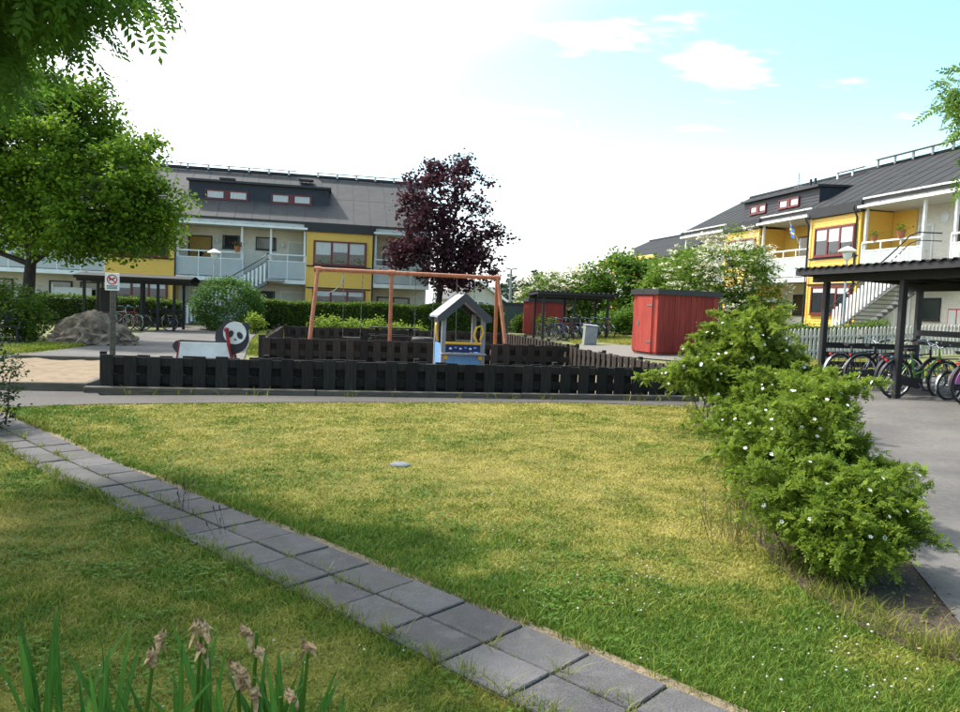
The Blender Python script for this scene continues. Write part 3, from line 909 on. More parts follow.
def scatter_lawn():
    rng = np.random.default_rng(21)
    X, Y = [], []
    # even density in picture terms: thick close by, thinner farther off
    for y0, y1, dens in ((1.3, 2.6, 6500), (2.6, 4.2, 9000), (4.2, 6.0, 5600), (6.0, 8.5, 3300), (8.5, 13.8, 2000)):
        x0, x1 = -0.80 * y1 - 0.6, min(5.0, 0.80 * y1 + 0.6)
        n = int((x1 - x0) * (y1 - y0) * dens)
        X.append(rng.uniform(x0, x1, n)); Y.append(rng.uniform(y0, y1, n))
    x, y = np.concatenate(X), np.concatenate(Y)
    keep = (np.abs(x) < 0.79 * y + 0.6) & ((-math.sin(A12) * x + math.cos(A12) * y) < 12.3)
    x, y = x[keep], y[keep]
    jx, jy = rng.normal(0, 0.03, len(x)), rng.normal(0, 0.03, len(x))
    bad = np.zeros(len(x), bool)
    for p in lawn_no: bad |= inpoly(x + jx, y + jy, p)
    x, y = x[~bad], y[~bad]
    s = side_dist(x, y)
    edge = rng.normal(0, 0.02, len(x)) + 0.035 * np.sin(x * 9 + y * 6) + 0.03 * (vnoise(x, y, 0.16, 4) - 0.5)
    keep = (s > 0.345 + edge) | (s < -0.25 + edge)
    x, y, s = x[keep], y[keep], s[keep]
    d = dryness(x, y, s)
    near_edge = np.exp(-np.minimum(np.abs(s - 0.345), np.abs(s + 0.275)) / 0.12)
    keep = rng.uniform(0, 1, len(x)) < 0.95 - 0.30 * d
    x, y, s, d, near_edge = x[keep], y[keep], s[keep], d[keep], near_edge[keep]
    dist = np.hypot(x, y)
    h = (0.013 + 0.018 * (1 - d) + 0.020 * near_edge * (1 - d)) * rng.uniform(0.55, 1.35, len(x)) * (1 + 0.25 * (vnoise(x, y, 0.3, 2) - 0.5))
    w = np.maximum(0.0042, 0.00135 * dist) * rng.uniform(0.7, 1.3, len(x))
    blades('lawn_grass', 'short mown grass covering the lawn on both sides of the slab path', x, y, h, w, grass_colour(x, y, s, rng), rng, 0.75)


scatter_lawn()


def weeds():
    """longer tufts along the slab edges, in the joints and under the fence"""
    rng = np.random.default_rng(5)
    X, Y, H = [], [], []
    for k in range(330):
        i = int(rng.integers(0, len(steps) - 1)); p = steps[i].lerp(steps[i + 1], rng.uniform())
        t = (steps[i + 1] - steps[i]).normalized(); n = Vector((-t.y, t.x, 0))
        o = (-0.275, 0.34, 0.0)[int(rng.choice(3, p=(0.6, 0.25, 0.15)))] + rng.normal(0, 0.015)
        c = p + n * o
        m = int(rng.integers(4, 16)); X.append(c.x + rng.normal(0, 0.02, m)); Y.append(c.y + rng.normal(0, 0.02, m)); H.append(rng.uniform(0.03, 0.10, m) * (0.45 if o == 0 else 1.0))
    for a, b in zip(steps, steps[1:]):                          # moss and grass in the joints
        t = (b - a).normalized(); n = Vector((-t.y, t.x, 0))
        m = 60
        o = rng.uniform(-0.29, 0.31, m); X.append(a.x + n.x * o + rng.normal(0, 0.004, m)); Y.append(a.y + n.y * o + rng.normal(0, 0.004, m)); H.append(rng.uniform(0.004, 0.016, m))
        m = 64
        o = rng.uniform(0, 0.4, m); X.append(a.x + t.x * o + rng.normal(0, 0.004, m)); Y.append(a.y + t.y * o + rng.normal(0, 0.004, m)); H.append(rng.uniform(0.004, 0.018, m))
    for k in range(26):
        c = W(rng.uniform(-3.4, 6.8), 12.62 + rng.normal(0, 0.03)); m = 5
        X.append(c.x + rng.normal(0, 0.03, m)); Y.append(c.y + rng.normal(0, 0.02, m)); H.append(rng.uniform(0.05, 0.18, m))
    for k in range(420):                                          # edge of the soil bed
        i = int(rng.integers(0, 9)); p = bed_poly[i].lerp(bed_poly[i + 1], rng.uniform()); m = int(rng.integers(3, 14)); e_ = abs(rng.normal(0, 0.14))
        X.append(p.x + e_ + rng.normal(0.0, 0.035, m)); Y.append(p.y + e_ * 0.4 + rng.normal(0, 0.035, m)); H.append(rng.uniform(0.02, 0.10, m))
    x, y, h = np.concatenate(X), np.concatenate(Y), np.concatenate(H)
    d = np.clip(rng.normal(0.22, 0.25, len(x)), 0, 1)[:, None]
    blades('weed_tufts', 'longer weed and grass tufts along slab edges, joints and fence foot', x, y, h + 0.012, np.maximum(0.0045, 0.0011 * np.hypot(x, y)) * rng.uniform(0.7, 1.2, len(x)), (GREEN * 0.85 * (1 - d) + DRY * d) * rng.uniform(0.7, 1.15, len(x))[:, None], rng, 0.8)


weeds()


def strip_grass(name, label, poly, n, h, seed, d0=0.3, width=0.02):
    rng = np.random.default_rng(seed)
    xs = [p[0] for p in poly]; ys = [p[1] for p in poly]
    x, y = rng.uniform(min(xs), max(xs), n * 3), rng.uniform(min(ys), max(ys), n * 3)
    k = inpoly(x, y, poly); x, y = x[k][:n], y[k][:n]
    d = np.clip(rng.normal(d0, 0.2, len(x)) + 0.8 * (vnoise(x, y, 1.2, 6) - 0.5), 0, 1)[:, None]
    blades(name, label, x, y, h * rng.uniform(0.5, 1.4, len(x)), width * rng.uniform(0.7, 1.3, len(x)), (GREEN * 1.15 * (1 - d) + DRY * d) * rng.uniform(0.8, 1.15, len(x))[:, None], rng, 0.5)


strip_grass('verge_grass', 'green grass verge between asphalt yard and boulder', px((-20, 357), (0, 355.5), (60, 349), (108, 343), (110, 339), (60, 343), (0, 347), (-20, 350)), 5000, 0.09, 31, 0.15, 0.03)
strip_grass('verge_grass', 'grassy patch behind the panda beside the fenced yard', px((247, 355), (250, 342), (262, 331), (292, 329), (300, 327), (266, 345), (262, 357)), 9000, 0.10, 32, 0.25, 0.035)
strip_grass('verge_grass', 'dry grass between the grey cabinet and the red shed', px((572, 344), (566, 338), (600, 334), (640, 338), (636, 346), (600, 342)), 6000, 0.08, 33, 0.6, 0.04)
strip_grass('verge_grass', 'dry yellow grass between bike shelter and picket fence', [W(9.0, 13.6), W(10.1, 14.65), W(13.5, 14.7), W(16, 14), W(16, 19.4), W(9.0, 19.4)], 26000, 0.07, 34, 0.62, 0.022)

# clover flower heads dotted through the lawn
def clover():
    rng = np.random.default_rng(77)
    P = []
    for cx, cy, r, n in ((1.35, 3.1, 0.35, 30), (1.75, 3.3, 0.2, 26), (0.95, 4.6, 0.5, 34), (1.05, 4.3, 0.12, 12), (1.9, 3.7, 0.15, 14), (0.3, 4.3, 0.5, 18), (0.75, 3.9, 0.15, 9), (1.6, 5.6, 0.9, 20), (-0.6, 5.2, 0.8, 12), (-0.9, 3.3, 0.4, 9), (0, 8, 2.6, 22), (-1.4, 3.0, 0.6, 8), (-2.0, 9.5, 1.6, 12)):
        P.append(np.stack([rng.normal(cx, r, n), rng.normal(cy, r * 0.7, n)], 1))
    p = np.concatenate(P)
    bad = np.zeros(len(p), bool)
    for b in lawn_no: bad |= inpoly(p[:, 0], p[:, 1], b)
    s = side_dist(p[:, 0], p[:, 1]); p = p[~bad & ((s > 0.38) | (s < -0.32))]
    V, F, A = [], [], []
    ico = [(0, 0, 1), (0.9, 0, 0.3), (0.28, 0.85, 0.3), (-0.72, 0.53, 0.3), (-0.72, -0.53, 0.3), (0.28, -0.85, 0.3), (0, 0, -0.7)]
    tri = [(0, 1, 2), (0, 2, 3), (0, 3, 4), (0, 4, 5), (0, 5, 1), (6, 2, 1), (6, 3, 2), (6, 4, 3), (6, 5, 4), (6, 1, 5)]
    off = 0
    for q in p:
        r = rng.uniform(0.0035, 0.0095); z = rng.uniform(0.02, 0.06)
        V.append(np.array(ico) * r * rng.uniform(0.85, 1.15, (7, 3)) + np.array([q[0], q[1], z])); F.append(np.array(tri) + off); A.append(np.full(7, rng.uniform(0.2, 1))); off += 7
    o = put('clover_flowers', npmesh('clover_flowers', np.concatenate(V), np.concatenate(F), 'clover_white', np.concatenate(A)))
    tag(o, 'tiny white clover flower heads dotted through the lawn', 'flowers', kind='stuff')


clover()


def turf_weeds():
    rng = np.random.default_rng(78)
    n = 26000
    y = rng.uniform(2.2, 9.0, n) ; x = rng.uniform(-0.7, 0.7, n) * y
    keep = (vnoise(x, y, 0.55, 12) > 0.56) & (vnoise(x, y, 0.16, 14) > 0.35) & (x < 2.6)
    bad = np.zeros(n, bool)
    for p in lawn_no: bad |= inpoly(x, y, p)
    s = side_dist(x, y); k = keep & ~bad & ((s > 0.40) | (s < -0.33)); x, y = x[k], y[k]
    per = 3
    pos = np.stack([np.repeat(x, per), np.repeat(y, per), np.repeat(rng.uniform(0.012, 0.04, len(x)), per)], 1)
    an = np.repeat(rng.uniform(0, 6.28, len(x)), per) + np.tile(np.arange(per) * 2.09, len(x))
    dirs = np.stack([np.cos(an), np.sin(an), np.full(len(an), 0.15)], 1)
    v, f, a = leaves(pos, 0.014, rng, 0.95, 0, 3.0, dirs)
    o = put('turf_weeds', npmesh('turf_weeds', v, f, 'leaf_tree_mid', a))
    tag(o, 'small clover and weed leaves growing in patches in the lawn', 'weeds', kind='stuff')


turf_weeds()

# small flat stone lid in the lawn
p = G(400, 465)
dc = empty('drain_lid', (p.x, p.y, 0.0), 0.3, 'small pale grey lid lying flat in the lawn', 'drain lid')
MB().lathe([(0.10, -0.02), (0.10, 0.010), (0.096, 0.013)], n=20).build('rim', 'drain_grey', dc, smooth=True)
MB().lathe([(0.082, 0.005), (0.082, 0.016), (0.078, 0.018)], n=20).build('lid', 'drain_grey', dc, smooth=True)


# ================================================================== houses
def window(parent, x0, z0, x1, z1, y, frame_m='red_trim', sashes=1, curtain=0.0, name='window', plant=False, fw=0.07):
    """window standing a little proud of the wall plane y; x0..x1 wide, split in sashes"""
    f = MB()
    ya, yb = y - 0.06, y + 0.03
    f.box(x0, ya, z0, x1, yb, z0 + fw).box(x0, ya, z1 - fw, x1, yb, z1).box(x0, ya, z0 + fw, x0 + fw, yb, z1 - fw).box(x1 - fw, ya, z0 + fw, x1, yb, z1 - fw)
    w = f.build(name, frame_m, parent)
    sw = (x1 - x0 - 2 * fw) / sashes
    for k in range(sashes):
        a = x0 + fw + k * sw; b = a + sw
        if k: MB().box(a - 0.055, y - 0.057, z0 + fw, a + 0.055, y + 0.02, z1 - fw).build('mullion', frame_m, w)
        MB().box(a + 0.03, y - 0.02, z0 + fw, b - 0.03, y - 0.008, z1 - fw).build('pane', 'glass_dark', w)
        if curtain:
            c0, c1 = a + 0.05, b - 0.05
            zc = z1 - fw - 0.02 - (z1 - z0 - 2 * fw) * curtain * (0.85 + 0.3 * ((k * 7 + int(abs(x0) * 10)) % 3) / 2)
            zc = max(zc, z0 + fw + 0.02)
            n = 8; m = MB(); bb = len(m.v)
            for i in range(n + 1):
                xx = c0 + (c1 - c0) * i / n; yy = y - 0.023 - 0.006 * (i % 2)
                m.v += [(xx, yy, zc), (xx, yy, z1 - fw - 0.01)]
            for i in range(n): m.f.append((bb + 2 * i, bb + 2 * i + 2, bb + 2 * i + 3, bb + 2 * i + 1))
            m.build('curtain', 'curtain', w)
    MB().box(x0 - 0.03, y - 0.10, z0 - 0.035, x1 + 0.03, y - 0.002, z0 - 0.003).build('sill', frame_m, w)
    if plant:
        rng = np.random.default_rng(int(abs(x0) * 100))
        n = 150
        pos = np.stack([rng.uniform(x0 + 0.15, x1 - 0.15, n), np.full(n, y - 0.045), z0 + fw + np.abs(rng.normal(0, 0.18, n))], 1)
        v, fc, a = leaves(pos, 0.12, rng, 0.5, -0.2)
        v[:, 1] = np.clip(v[:, 1], y - 0.055, y - 0.03)
        put('window_plant', npmesh('window_plant', v, fc, 'leaf_tree_mid', a), w)
    return w


def clad(parent, x0, x1, z0, z1, y, m='yellow_paint', pitch=0.14, lap=0.022, name='cladding'):
    """lapped boards as one stepped sheet"""
    mb = MB(); n = max(1, round((z1 - z0) / pitch)); h = (z1 - z0) / n
    prof = []
    for i in range(n): prof += [(y - lap, z0 + i * h), (y - 0.004, z0 + (i + 1) * h)]
    for (yy, zz_) in prof: mb.v += [(x0, yy, zz_), (x1, yy, zz_)]
    for i in range(len(prof) - 1): mb.f.append((2 * i, 2 * i + 1, 2 * i + 3, 2 * i + 2))
    return mb.build(name, m, parent)


def yellow_block(h, x0, x1, s, depth=1.6, plants=True, top=5.5):
    b = MB().box(x0, 0, 0, x1, depth, top).build('yellow_bay', 'yellow_paint', h)
    clad(b, x0 + 0.002, x1 - 0.002, 0.25, 2.25, 0); clad(b, x0 + 0.002, x1 - 0.002, 2.34, 3.50, 0); clad(b, x0 + 0.002, x1 - 0.002, 3.58, top - 0.02, 0)
    for z in (2.25, 3.50): MB().box(x0 - 0.03, -0.05, z + 0.001, x1 + 0.03, 0.0, z + 0.085).build('ledge', 'black_trim', b)
    MB().box(x0 - 0.02, -0.02, -0.1, x1 + 0.02, 0.002, 0.25).build('plinth', 'concrete', b)
    for a in (x0, x1): MB().box(a - 0.05, -0.045, 0.252, a + 0.05, 0.05, top - 0.01).build('corner_board', 'yellow_paint', b)
    window(b, x0 + 0.34, 3.62, x1 - 0.28, 5.02, -0.03, sashes=3, curtain=0.5, plant=plants, fw=0.09)
    window(b, x0 + 0.34, 0.85, x1 - 0.28, 2.22, -0.03, sashes=3, curtain=0.2, plant=False, fw=0.09)
    return b


def railing(h, x0, x1, y=0.02, z=2.68, ends=(True, True)):
    """white balcony front: glazed panels under an open top rail"""
    r = MB().box(x0, y - 0.03, z + 1.38, x1, y + 0.05, z + 1.45).build('balcony_rail', 'white_paint', h)
    n = max(2, round((x1 - x0) / 1.15))
    MB().box(x0, y - 0.025, z + 1.02, x1, y + 0.035, z + 1.07).build('rail', 'white_paint', r)
    for i in range(n + 1):
        a = x0 + (x1 - x0) * i / n
        MB().box(a - 0.025, y - 0.022, z, a + 0.025, y + 0.03, z + 1.378).build('baluster', 'white_paint', r)
    for i in range(n):
        a, b = x0 + (x1 - x0) * i / n + 0.03, x0 + (x1 - x0) * (i + 1) / n - 0.03
        MB().box(a, y - 0.012, z + 0.05, b, y + 0.008, z + 1.015).build('panel', 'balcony_panel', r)
    return r


def balcony(h, x0, x1, depth=1.6, gap=None, top=5.55):
    spans = [(x0, gap[0]), (gap[1], x1)] if gap else [(x0, x1)]
    for a, b in spans:
        s = MB().box(a, -0.05, 2.47, b, depth, 2.66).build('balcony_slab', 'concrete', h)
        MB().box(a - 0.01, -0.075, 2.45, b + 0.01, -0.052, 2.68).build('fascia', 'white_paint', s)
        railing(h, a + 0.02, b - 0.02)
        n = 2
        for i in range(n):
            c = a + 0.09 + (b - a - 0.18) * i / (n - 1)
            MB().box(c - 0.055, 0.06, 2.662, c + 0.055, 0.17, top).build('post', 'white_paint', h)
        MB().box(a + 0.03, 0.14, 2.667, a + 0.06, 1.5, 3.7).build('side_screen', 'white_paint', s)
    if gap: MB().box(gap[0] - 0.03, 0.6, 2.47, gap[1] + 0.03, depth, 2.655).build('balcony_slab', 'concrete', h)
    c = MB().box(x0 - 0.05, -0.22, top, x1 + 0.05, depth, top + 0.07).build('canopy', 'soffit', h)
    MB().box(x0 - 0.06, -0.30, top + 0.012, x1 + 0.06, -0.222, top + 0.12).build('gutter', 'white_paint', c)
    MB().box(x0 - 0.05, -0.05, top + 0.072, x1 + 0.05, 0.0, top + 0.5).build('frieze', 'soffit', c)
    for i in range(int((x1 - x0) / 0.85)):
        a = x0 + 0.4 + i * 0.85
        MB().box(a - 0.02, -0.28, top + 0.121, a + 0.02, -0.02, top + 0.16).build('bracket', 'grey_metal', c)


def stairs(h, xt, n=15, run=0.29, z0=0.0, rise=2.66, y0=-1.35, y1=-0.12):
    """flight going down to the left from the landing at xt"""
    s = MB()
    for yy in (y0, y1): s.beam((xt, yy, rise - 0.16), (xt - n * run, yy, z0 + 0.02), 0.05, 0.26)
    st_ = s.build('staircase', 'grey_metal', h)
    dz = (rise - z0) / n
    tmesh = MB().box(-run * 0.5 - 0.02, y0, -0.02, run * 0.5 + 0.02, y1, 0.02).mesh('tread', 'grey_metal')
    for i in range(n): put('tread', tmesh, st_, (xt - (i + 0.5) * run, 0, rise - (i + 1) * dz))
    sl = MB().box(-0.055, -0.015, 0, 0.055, 0.015, 1.0).mesh('slat', 'white_paint')
    m = int(n * run / 0.21)
    for i in range(m):
        x = xt - 0.1 - i * 0.21
        put('slat', sl, st_, (x, y0 - 0.045, rise - (xt - x) / (n * run) * (rise - z0) - 0.12), None, (1, 1, 1.0))
    pts = [(xt + 0.05, y1, rise + 1.42), (xt, y0 + 0.3, rise + 1.40)]
    for i in range(11):
        t = i / 10; pts.append((xt - 0.05 - t * n * run, y0 - 0.03, rise + 1.22 - 0.16 * (1 - t) ** 3 + 0.2 * (1 - t) ** 6 - t * (rise - z0 + 0.12)))
    MB().tube(pts, 0.028, 7).build('handrail', 'black_trim', st_, smooth=True)
    pts2 = [(a, b + 0.01, c - 0.3) for a, b, c in pts]
    MB().tube(pts2, 0.02, 6).build('handrail', 'black_trim', st_, smooth=True)
    put('landing', MB().box(xt - 0.02, y0 - 0.05, rise - 0.14, xt + 0.9, -0.08, rise).mesh('landing', 'concrete'), st_)
    return st_


def house(name, label, loc, rz, x0, x1, eave, ridge, ry=5.0, depth=10.0, wall_y=1.6, rm='roof_sheet'):
    h = empty(name, loc, rz, label, 'house')
    mb = MB()
    sl = (ridge - eave) / (ry + 0.1)
    prof = [(wall_y, -0.3), (depth, -0.3), (depth, eave - 0.1), (ry, ridge - 0.12), (wall_y, eave + sl * (wall_y + 0.1) - 0.12)]
    b = 0
    mb.v += [(x0, y, z) for y, z in prof] + [(x1, y, z) for y, z in prof]
    n = len(prof)
    mb.f.append(tuple(range(n))[::-1]); mb.f.append(tuple(range(n, 2 * n)))
    for i in range(n):
        j = (i + 1) % n; mb.f.append((i, j, n + j, n + i))
    mb.build('wall', 'white_brick', h)
    # roof: sheets laid in two courses up the slope, each with a standing seam
    L = math.hypot(ry + 0.1, ridge - eave); ang = math.atan2(ridge - eave, ry + 0.1)
    r = MB()
    r.hexa([(x0 - 0.2, -0.10, eave - 0.14), (x1 + 0.2, -0.10, eave - 0.14), (x1 + 0.2, ry, ridge - 0.14), (x0 - 0.2, ry, ridge - 0.14), (x0 - 0.2, -0.10, eave - 0.02), (x1 + 0.2, -0.10, eave - 0.02), (x1 + 0.2, ry, ridge - 0.02), (x0 - 0.2, ry, ridge - 0.02)])
    roof = r.build('roof', rm, h)
    back = MB().hexa([(x0 - 0.2, ry, ridge - 0.14), (x1 + 0.2, ry, ridge - 0.14), (x1 + 0.2, depth + 0.3, eave - 0.24), (x0 - 0.2, depth + 0.3, eave - 0.24), (x0 - 0.2, ry, ridge - 0.01), (x1 + 0.2, ry, ridge - 0.01), (x1 + 0.2, depth + 0.3, eave - 0.1), (x0 - 0.2, depth + 0.3, eave - 0.1)]).build('back_slope', rm, roof)
    wpan = 0.95; np_ = round((x1 - x0 + 0.4) / wpan); wpan = (x1 - x0 + 0.4) / np_
    pm = MB(); pm.box(0.008, 0, 0, wpan - 0.008, L / 2 - 0.01, 0.025); pm.box(-0.015, 0.0, 0.0, 0.006, L / 2 - 0.01, 0.04)
    pmesh = pm.mesh('roof_panel', rm)
    for i in range(np_):
        for k in range(2):
            put('roof_panel', pmesh, roof, (x0 - 0.2 + i * wpan, -0.1 + k * L / 2 * math.cos(ang), eave - 0.016 + k * L / 2 * math.sin(ang) + k * 0.006), (ang, 0, 0))
    MB().box(x0 - 0.22, ry - 0.16, ridge - 0.05, x1 + 0.22, ry + 0.16, ridge + 0.07).build('ridge_cap', rm, roof)
    return h, roof


def roof_point(eave, ridge, ry, y):
    return eave + (ridge - eave) / (ry + 0.1) * (y + 0.1)


def dormer(h, x0, x1, eave, ridge, ry, y, ztop, wins):
    zb = roof_point(eave, ridge, ry, y) - 0.05
    yb = (ztop - eave) / (ridge - eave) * (ry + 0.1) - 0.1
    d = MB().hexa([(x0, y, zb), (x1, y, zb), (x1, yb, zb), (x0, yb, zb), (x0, y, ztop - 0.05), (x1, y, ztop - 0.05), (x1, yb, ztop + 0.02), (x0, yb, ztop + 0.02)]).build('dormer', 'dark_cladding', h)
    clad(d, x0, x1, zb + 0.05, ztop - 0.08, y, 'dark_cladding', 0.16, 0.02)
    MB().hexa([(x0 - 0.12, y - 0.22, ztop - 0.06), (x1 + 0.12, y - 0.22, ztop - 0.06), (x1 + 0.12, yb + 0.2, ztop + 0.03), (x0 - 0.12, yb + 0.2, ztop + 0.03), (x0 - 0.12, y - 0.22, ztop + 0.06), (x1 + 0.12, y - 0.22, ztop + 0.06), (x1 + 0.12, yb + 0.2, ztop + 0.14), (x0 - 0.12, yb + 0.2, ztop + 0.14)]).build('dormer_roof', 'black_trim', d)
    for a, b, c0, c1 in wins:
        m = (a + b) / 2
        w1 = window(d, a, c0, m - 0.07, c1, y - 0.02, curtain=0.9); window(d, m + 0.07, c0, b, c1, y - 0.02, curtain=0.9)
        MB().box(m - 0.069, y - 0.075, c0, m + 0.069, y, c1).build('frame_board', 'red_trim', d)
    return d


def ridge_rail(h, x0, x1, y, z, step=1.2, m='grey_metal', hgt=0.28):
    r = MB().box(x0, y - 0.12, z + hgt, x1, y + 0.12, z + hgt + 0.03).build('roof_walkway', m, h)
    for i in range(int((x1 - x0) / step) + 1):
        a = x0 + 0.1 + i * step
        MB().beam((a, y, z - 0.05), (a, y, z + hgt), 0.05, 0.12).build('bracket', m, r)


def wall_door(h, x0, x1, z0, z1, y, m, name='door', diamond=False):
    d = MB().box(x0, y - 0.04, z0, x1, y + 0.02, z1).build(name, m, h)
    f = MB().box(x0 - 0.08, y - 0.06, z0, x0 - 0.002, y + 0.02, z1 + 0.08).box(x1 + 0.002, y - 0.06, z0, x1 + 0.08, y + 0.02, z1 + 0.08).box(x0, y - 0.06, z1 + 0.002, x1, y + 0.02, z1 + 0.08)
    f.build('frame', 'white_paint' if m == 'door_white' else 'black_trim', d)
    MB().tube([(x1 - 0.12, y - 0.10, z0 + 1.02), (x1 - 0.24, y - 0.10, z0 + 1.02)], 0.014, 6).build('handle', 'steel', d, smooth=True)
    if diamond:
        c = ((x0 + x1) / 2, z0 + 1.35)
        MB().slab([(c[0] - 0.2, c[1]), (c[0], c[1] - 0.26), (c[0] + 0.2, c[1]), (c[0], c[1] + 0.26)], y - 0.055, y - 0.041).build('pane', 'glass_dark', d)
    return d


def wall_lamp(h, x, z, y):
    MB().lathe([(0.05, -0.1), (0.10, 0.0), (0.09, 0.12), (0.04, 0.16)], (x, y - 0.13, z), 10).build('wall_lamp', 'lamp_white', h, smooth=True)


def downpipe(h, x, y, z0, z1, knee=0.5):
    MB().tube([(x, y - 0.25, z1), (x, y - 0.28, z1 - 0.12), (x, y - 0.06, z1 - knee), (x, y - 0.06, z0 + 0.1), (x, y - 0.2, z0)], 0.045, 8).build('downpipe', 'black_trim', h, smooth=True)


def eave_fascia(h, x0, x1, z0, z1):
    MB().hexa([(x0, -0.16, z0), (x1, -0.16, z0), (x1, 0.3, z0), (x0, 0.3, z0), (x0, -0.20, z1), (x1, -0.20, z1), (x1, 0.3, z1), (x0, 0.3, z1)]).build('eave_fascia', 'black_trim', h)


# ---- the house across the yard
L0 = D(180, 323, 42.0)
EV, RG = 6.02, 9.42
hl, roof_l = house('terrace_house', 'long yellow and white house across the yard behind the purple tree', (L0.x, L0.y, 0), A12, -16.0, 14.0, EV, RG)
for a, b in ((-3.85, -0.38), (6.85, 10.50)):
    yellow_block(hl, a, b, 0)
    eave_fascia(hl, a - 0.2, b + 0.2, 5.5, EV - 0.02)
    downpipe(hl, b + 0.10 if a > 0 else b + 0.09, 0, 0.1, EV - 0.1)
balcony(hl, -0.28, 6.78, gap=(3.32, 4.72))
stairs(hl, 4.70, 15)
balcony(hl, 10.66, 13.95)
balcony(hl, -15.8, -3.92)
W1 = 1.6
wall_door(hl, 0.2, 1.36, 2.67, 4.98, W1, 'door_ochre', diamond=True)
window(hl, 2.0, 4.38, 2.95, 5.15, W1, 'black_trim'); window(hl, 3.86, 4.40, 5.02, 5.15, W1, 'black_trim')
wall_door(hl, 5.74, 6.6, 2.67, 4.9, W1, 'door_white')
wall_lamp(hl, 1.72, 4.75, W1); wall_lamp(hl, 5.4, 4.7, W1)
wall_door(hl, 0.25, 0.95, 0.0, 2.1, W1, 'door_white')
window(hl, 3.9, 1.2, 5.0, 2.0, W1, 'black_trim'); wall_door(hl, 5.4, 6.7, 0.0, 1.95, W1, 'door_white')
window(hl, 11.3, 3.75, 13.1, 5.0, W1, 'black_trim', 2, 0.6); window(hl, 11.0, 0.9, 13.0, 1.95, W1, 'black_trim', 2, 0.4)
for a in (-13.4, -10.2, -7.2, -5.6): window(hl, a, 0.95, a + 1.2, 2.1, W1, 'black_trim', 1, 0.3)
for a in (-14.2, -11.3, -8.6, -5.9): window(hl, a, 3.9, a + 1.3, 5.0, W1, 'black_trim', 1, 0.3)
MB().box(-6.9, 1.2, 0, -4.9, 1.25, 1.75).box(-6.95, 1.15, 0, -6.85, 1.3, 1.9).build('privacy_screen', 'white_paint', hl)
dormer(hl, 0.1, 8.0, EV, RG, 5.0, 1.65, 8.22, ((1.0, 3.38, 7.18, 7.72), (4.66, 7.0, 7.18, 7.72)))
dormer(hl, -12.0, -4.5, EV, RG, 5.0, 1.65, 8.22, ((-11.0, -8.6, 7.18, 7.72),))
ridge_rail(hl, -9.0, 6.0, 4.75, RG - 0.02, m='steel', hgt=0.2); ridge_rail(hl, 7.2, 13.5, 4.75, RG - 0.02, m='steel', hgt=0.2)
for a, y in ((2.0, 3.4), (6.6, 3.9)):
    z = roof_point(EV, RG, 5.0, y)
    MB().box(a - 0.45, y - 0.25, z + 0.22, a + 0.45, y + 0.25, z + 0.32).box(a - 0.3, y - 0.1, z - 0.1, a - 0.22, y, z + 0.219).box(a + 0.22, y - 0.1, z - 0.1, a + 0.3, y, z + 0.219).build('roof_vent', 'black_trim', roof_l)
MB().box(-4.0, 4.3, 8.9, -3.2, 5.1, 10.1).box(-4.08, 4.22, 10.1, -3.12, 5.18, 10.2).build('chimney', 'dark_cladding', roof_l)

# ---- the house on the higher ground by the bike shelter
R0 = D(812, 300, 37.0)
EV2, RG2 = 5.98, 8.72
hr, roof_r = house('terrace_house', 'yellow and white house with outside stairs behind the picket fence', (R0.x, R0.y, 1.02), A12 - math.pi / 2, -14.0, 13.0, EV2, RG2, rm='roof_felt')
for a, b in ((-0.38, 3.06), (-8.4, -4.95)):
    yellow_block(hr, a, b, 0, plants=False)
    eave_fascia(hr, a - 0.2, b + 0.2, 5.52, EV2 - 0.02)
MB().box(3.062, 0.05, 0.0, 3.08, 1.6, 2.44).build('side_wall', 'white_brick', hr)
downpipe(hr, -0.55, 0, 0.1, EV2 - 0.3); downpipe(hr, 2.9, -0.02, 3.0, EV2 - 0.2); downpipe(hr, 2.92, -0.02, 0.1, 3.0)
balcony(hr, 3.2, 12.5, gap=(6.7, 8.1), top=5.6)
stairs(hr, 8.05, 16, run=0.275, rise=2.66, y0=-1.7, y1=-0.4)
balcony(hr, -4.8, -0.48, top=5.6)
balcony(hr, -13.8, -8.5, top=5.6)
clad(hr, 3.2, 4.6, 2.7, 5.55, W1 - 0.02); MB().box(3.1, 0.1, 2.67, 3.16, 1.6, 5.55).build('side_wall', 'yellow_paint', hr)
clad(hr, -4.9, -1.9, 2.7, 5.55, W1 - 0.02)
wall_door(hr, 3.75, 4.5, 0.0, 2.05, W1, 'door_white'); wall_door(hr, 4.75, 5.45, 2.67, 4.75, W1, 'door_white')
window(hr, 6.75, 3.95, 7.75, 5.05, W1, 'red_trim', 1, 0.2); window(hr, 9.0, 3.95, 10.2, 5.05, W1, 'red_trim', 1, 0.2)
window(hr, 5.15, 0.75, 6.2, 1.7, W1, 'black_trim'); window(hr, 8.4, 0.8, 9.6, 1.9, W1, 'red_trim', 1)
window(hr, -3.6, 3.6, -2.6, 5.0, W1 - 0.03, 'red_trim', 1, 0.4); window(hr, -3.8, 0.8, -2.4, 1.9, W1, 'black_trim')
MB().box(-1.55, 0.15, 2.67, -1.5, 1.5, 4.7).build('privacy_screen', 'white_paint', hr)
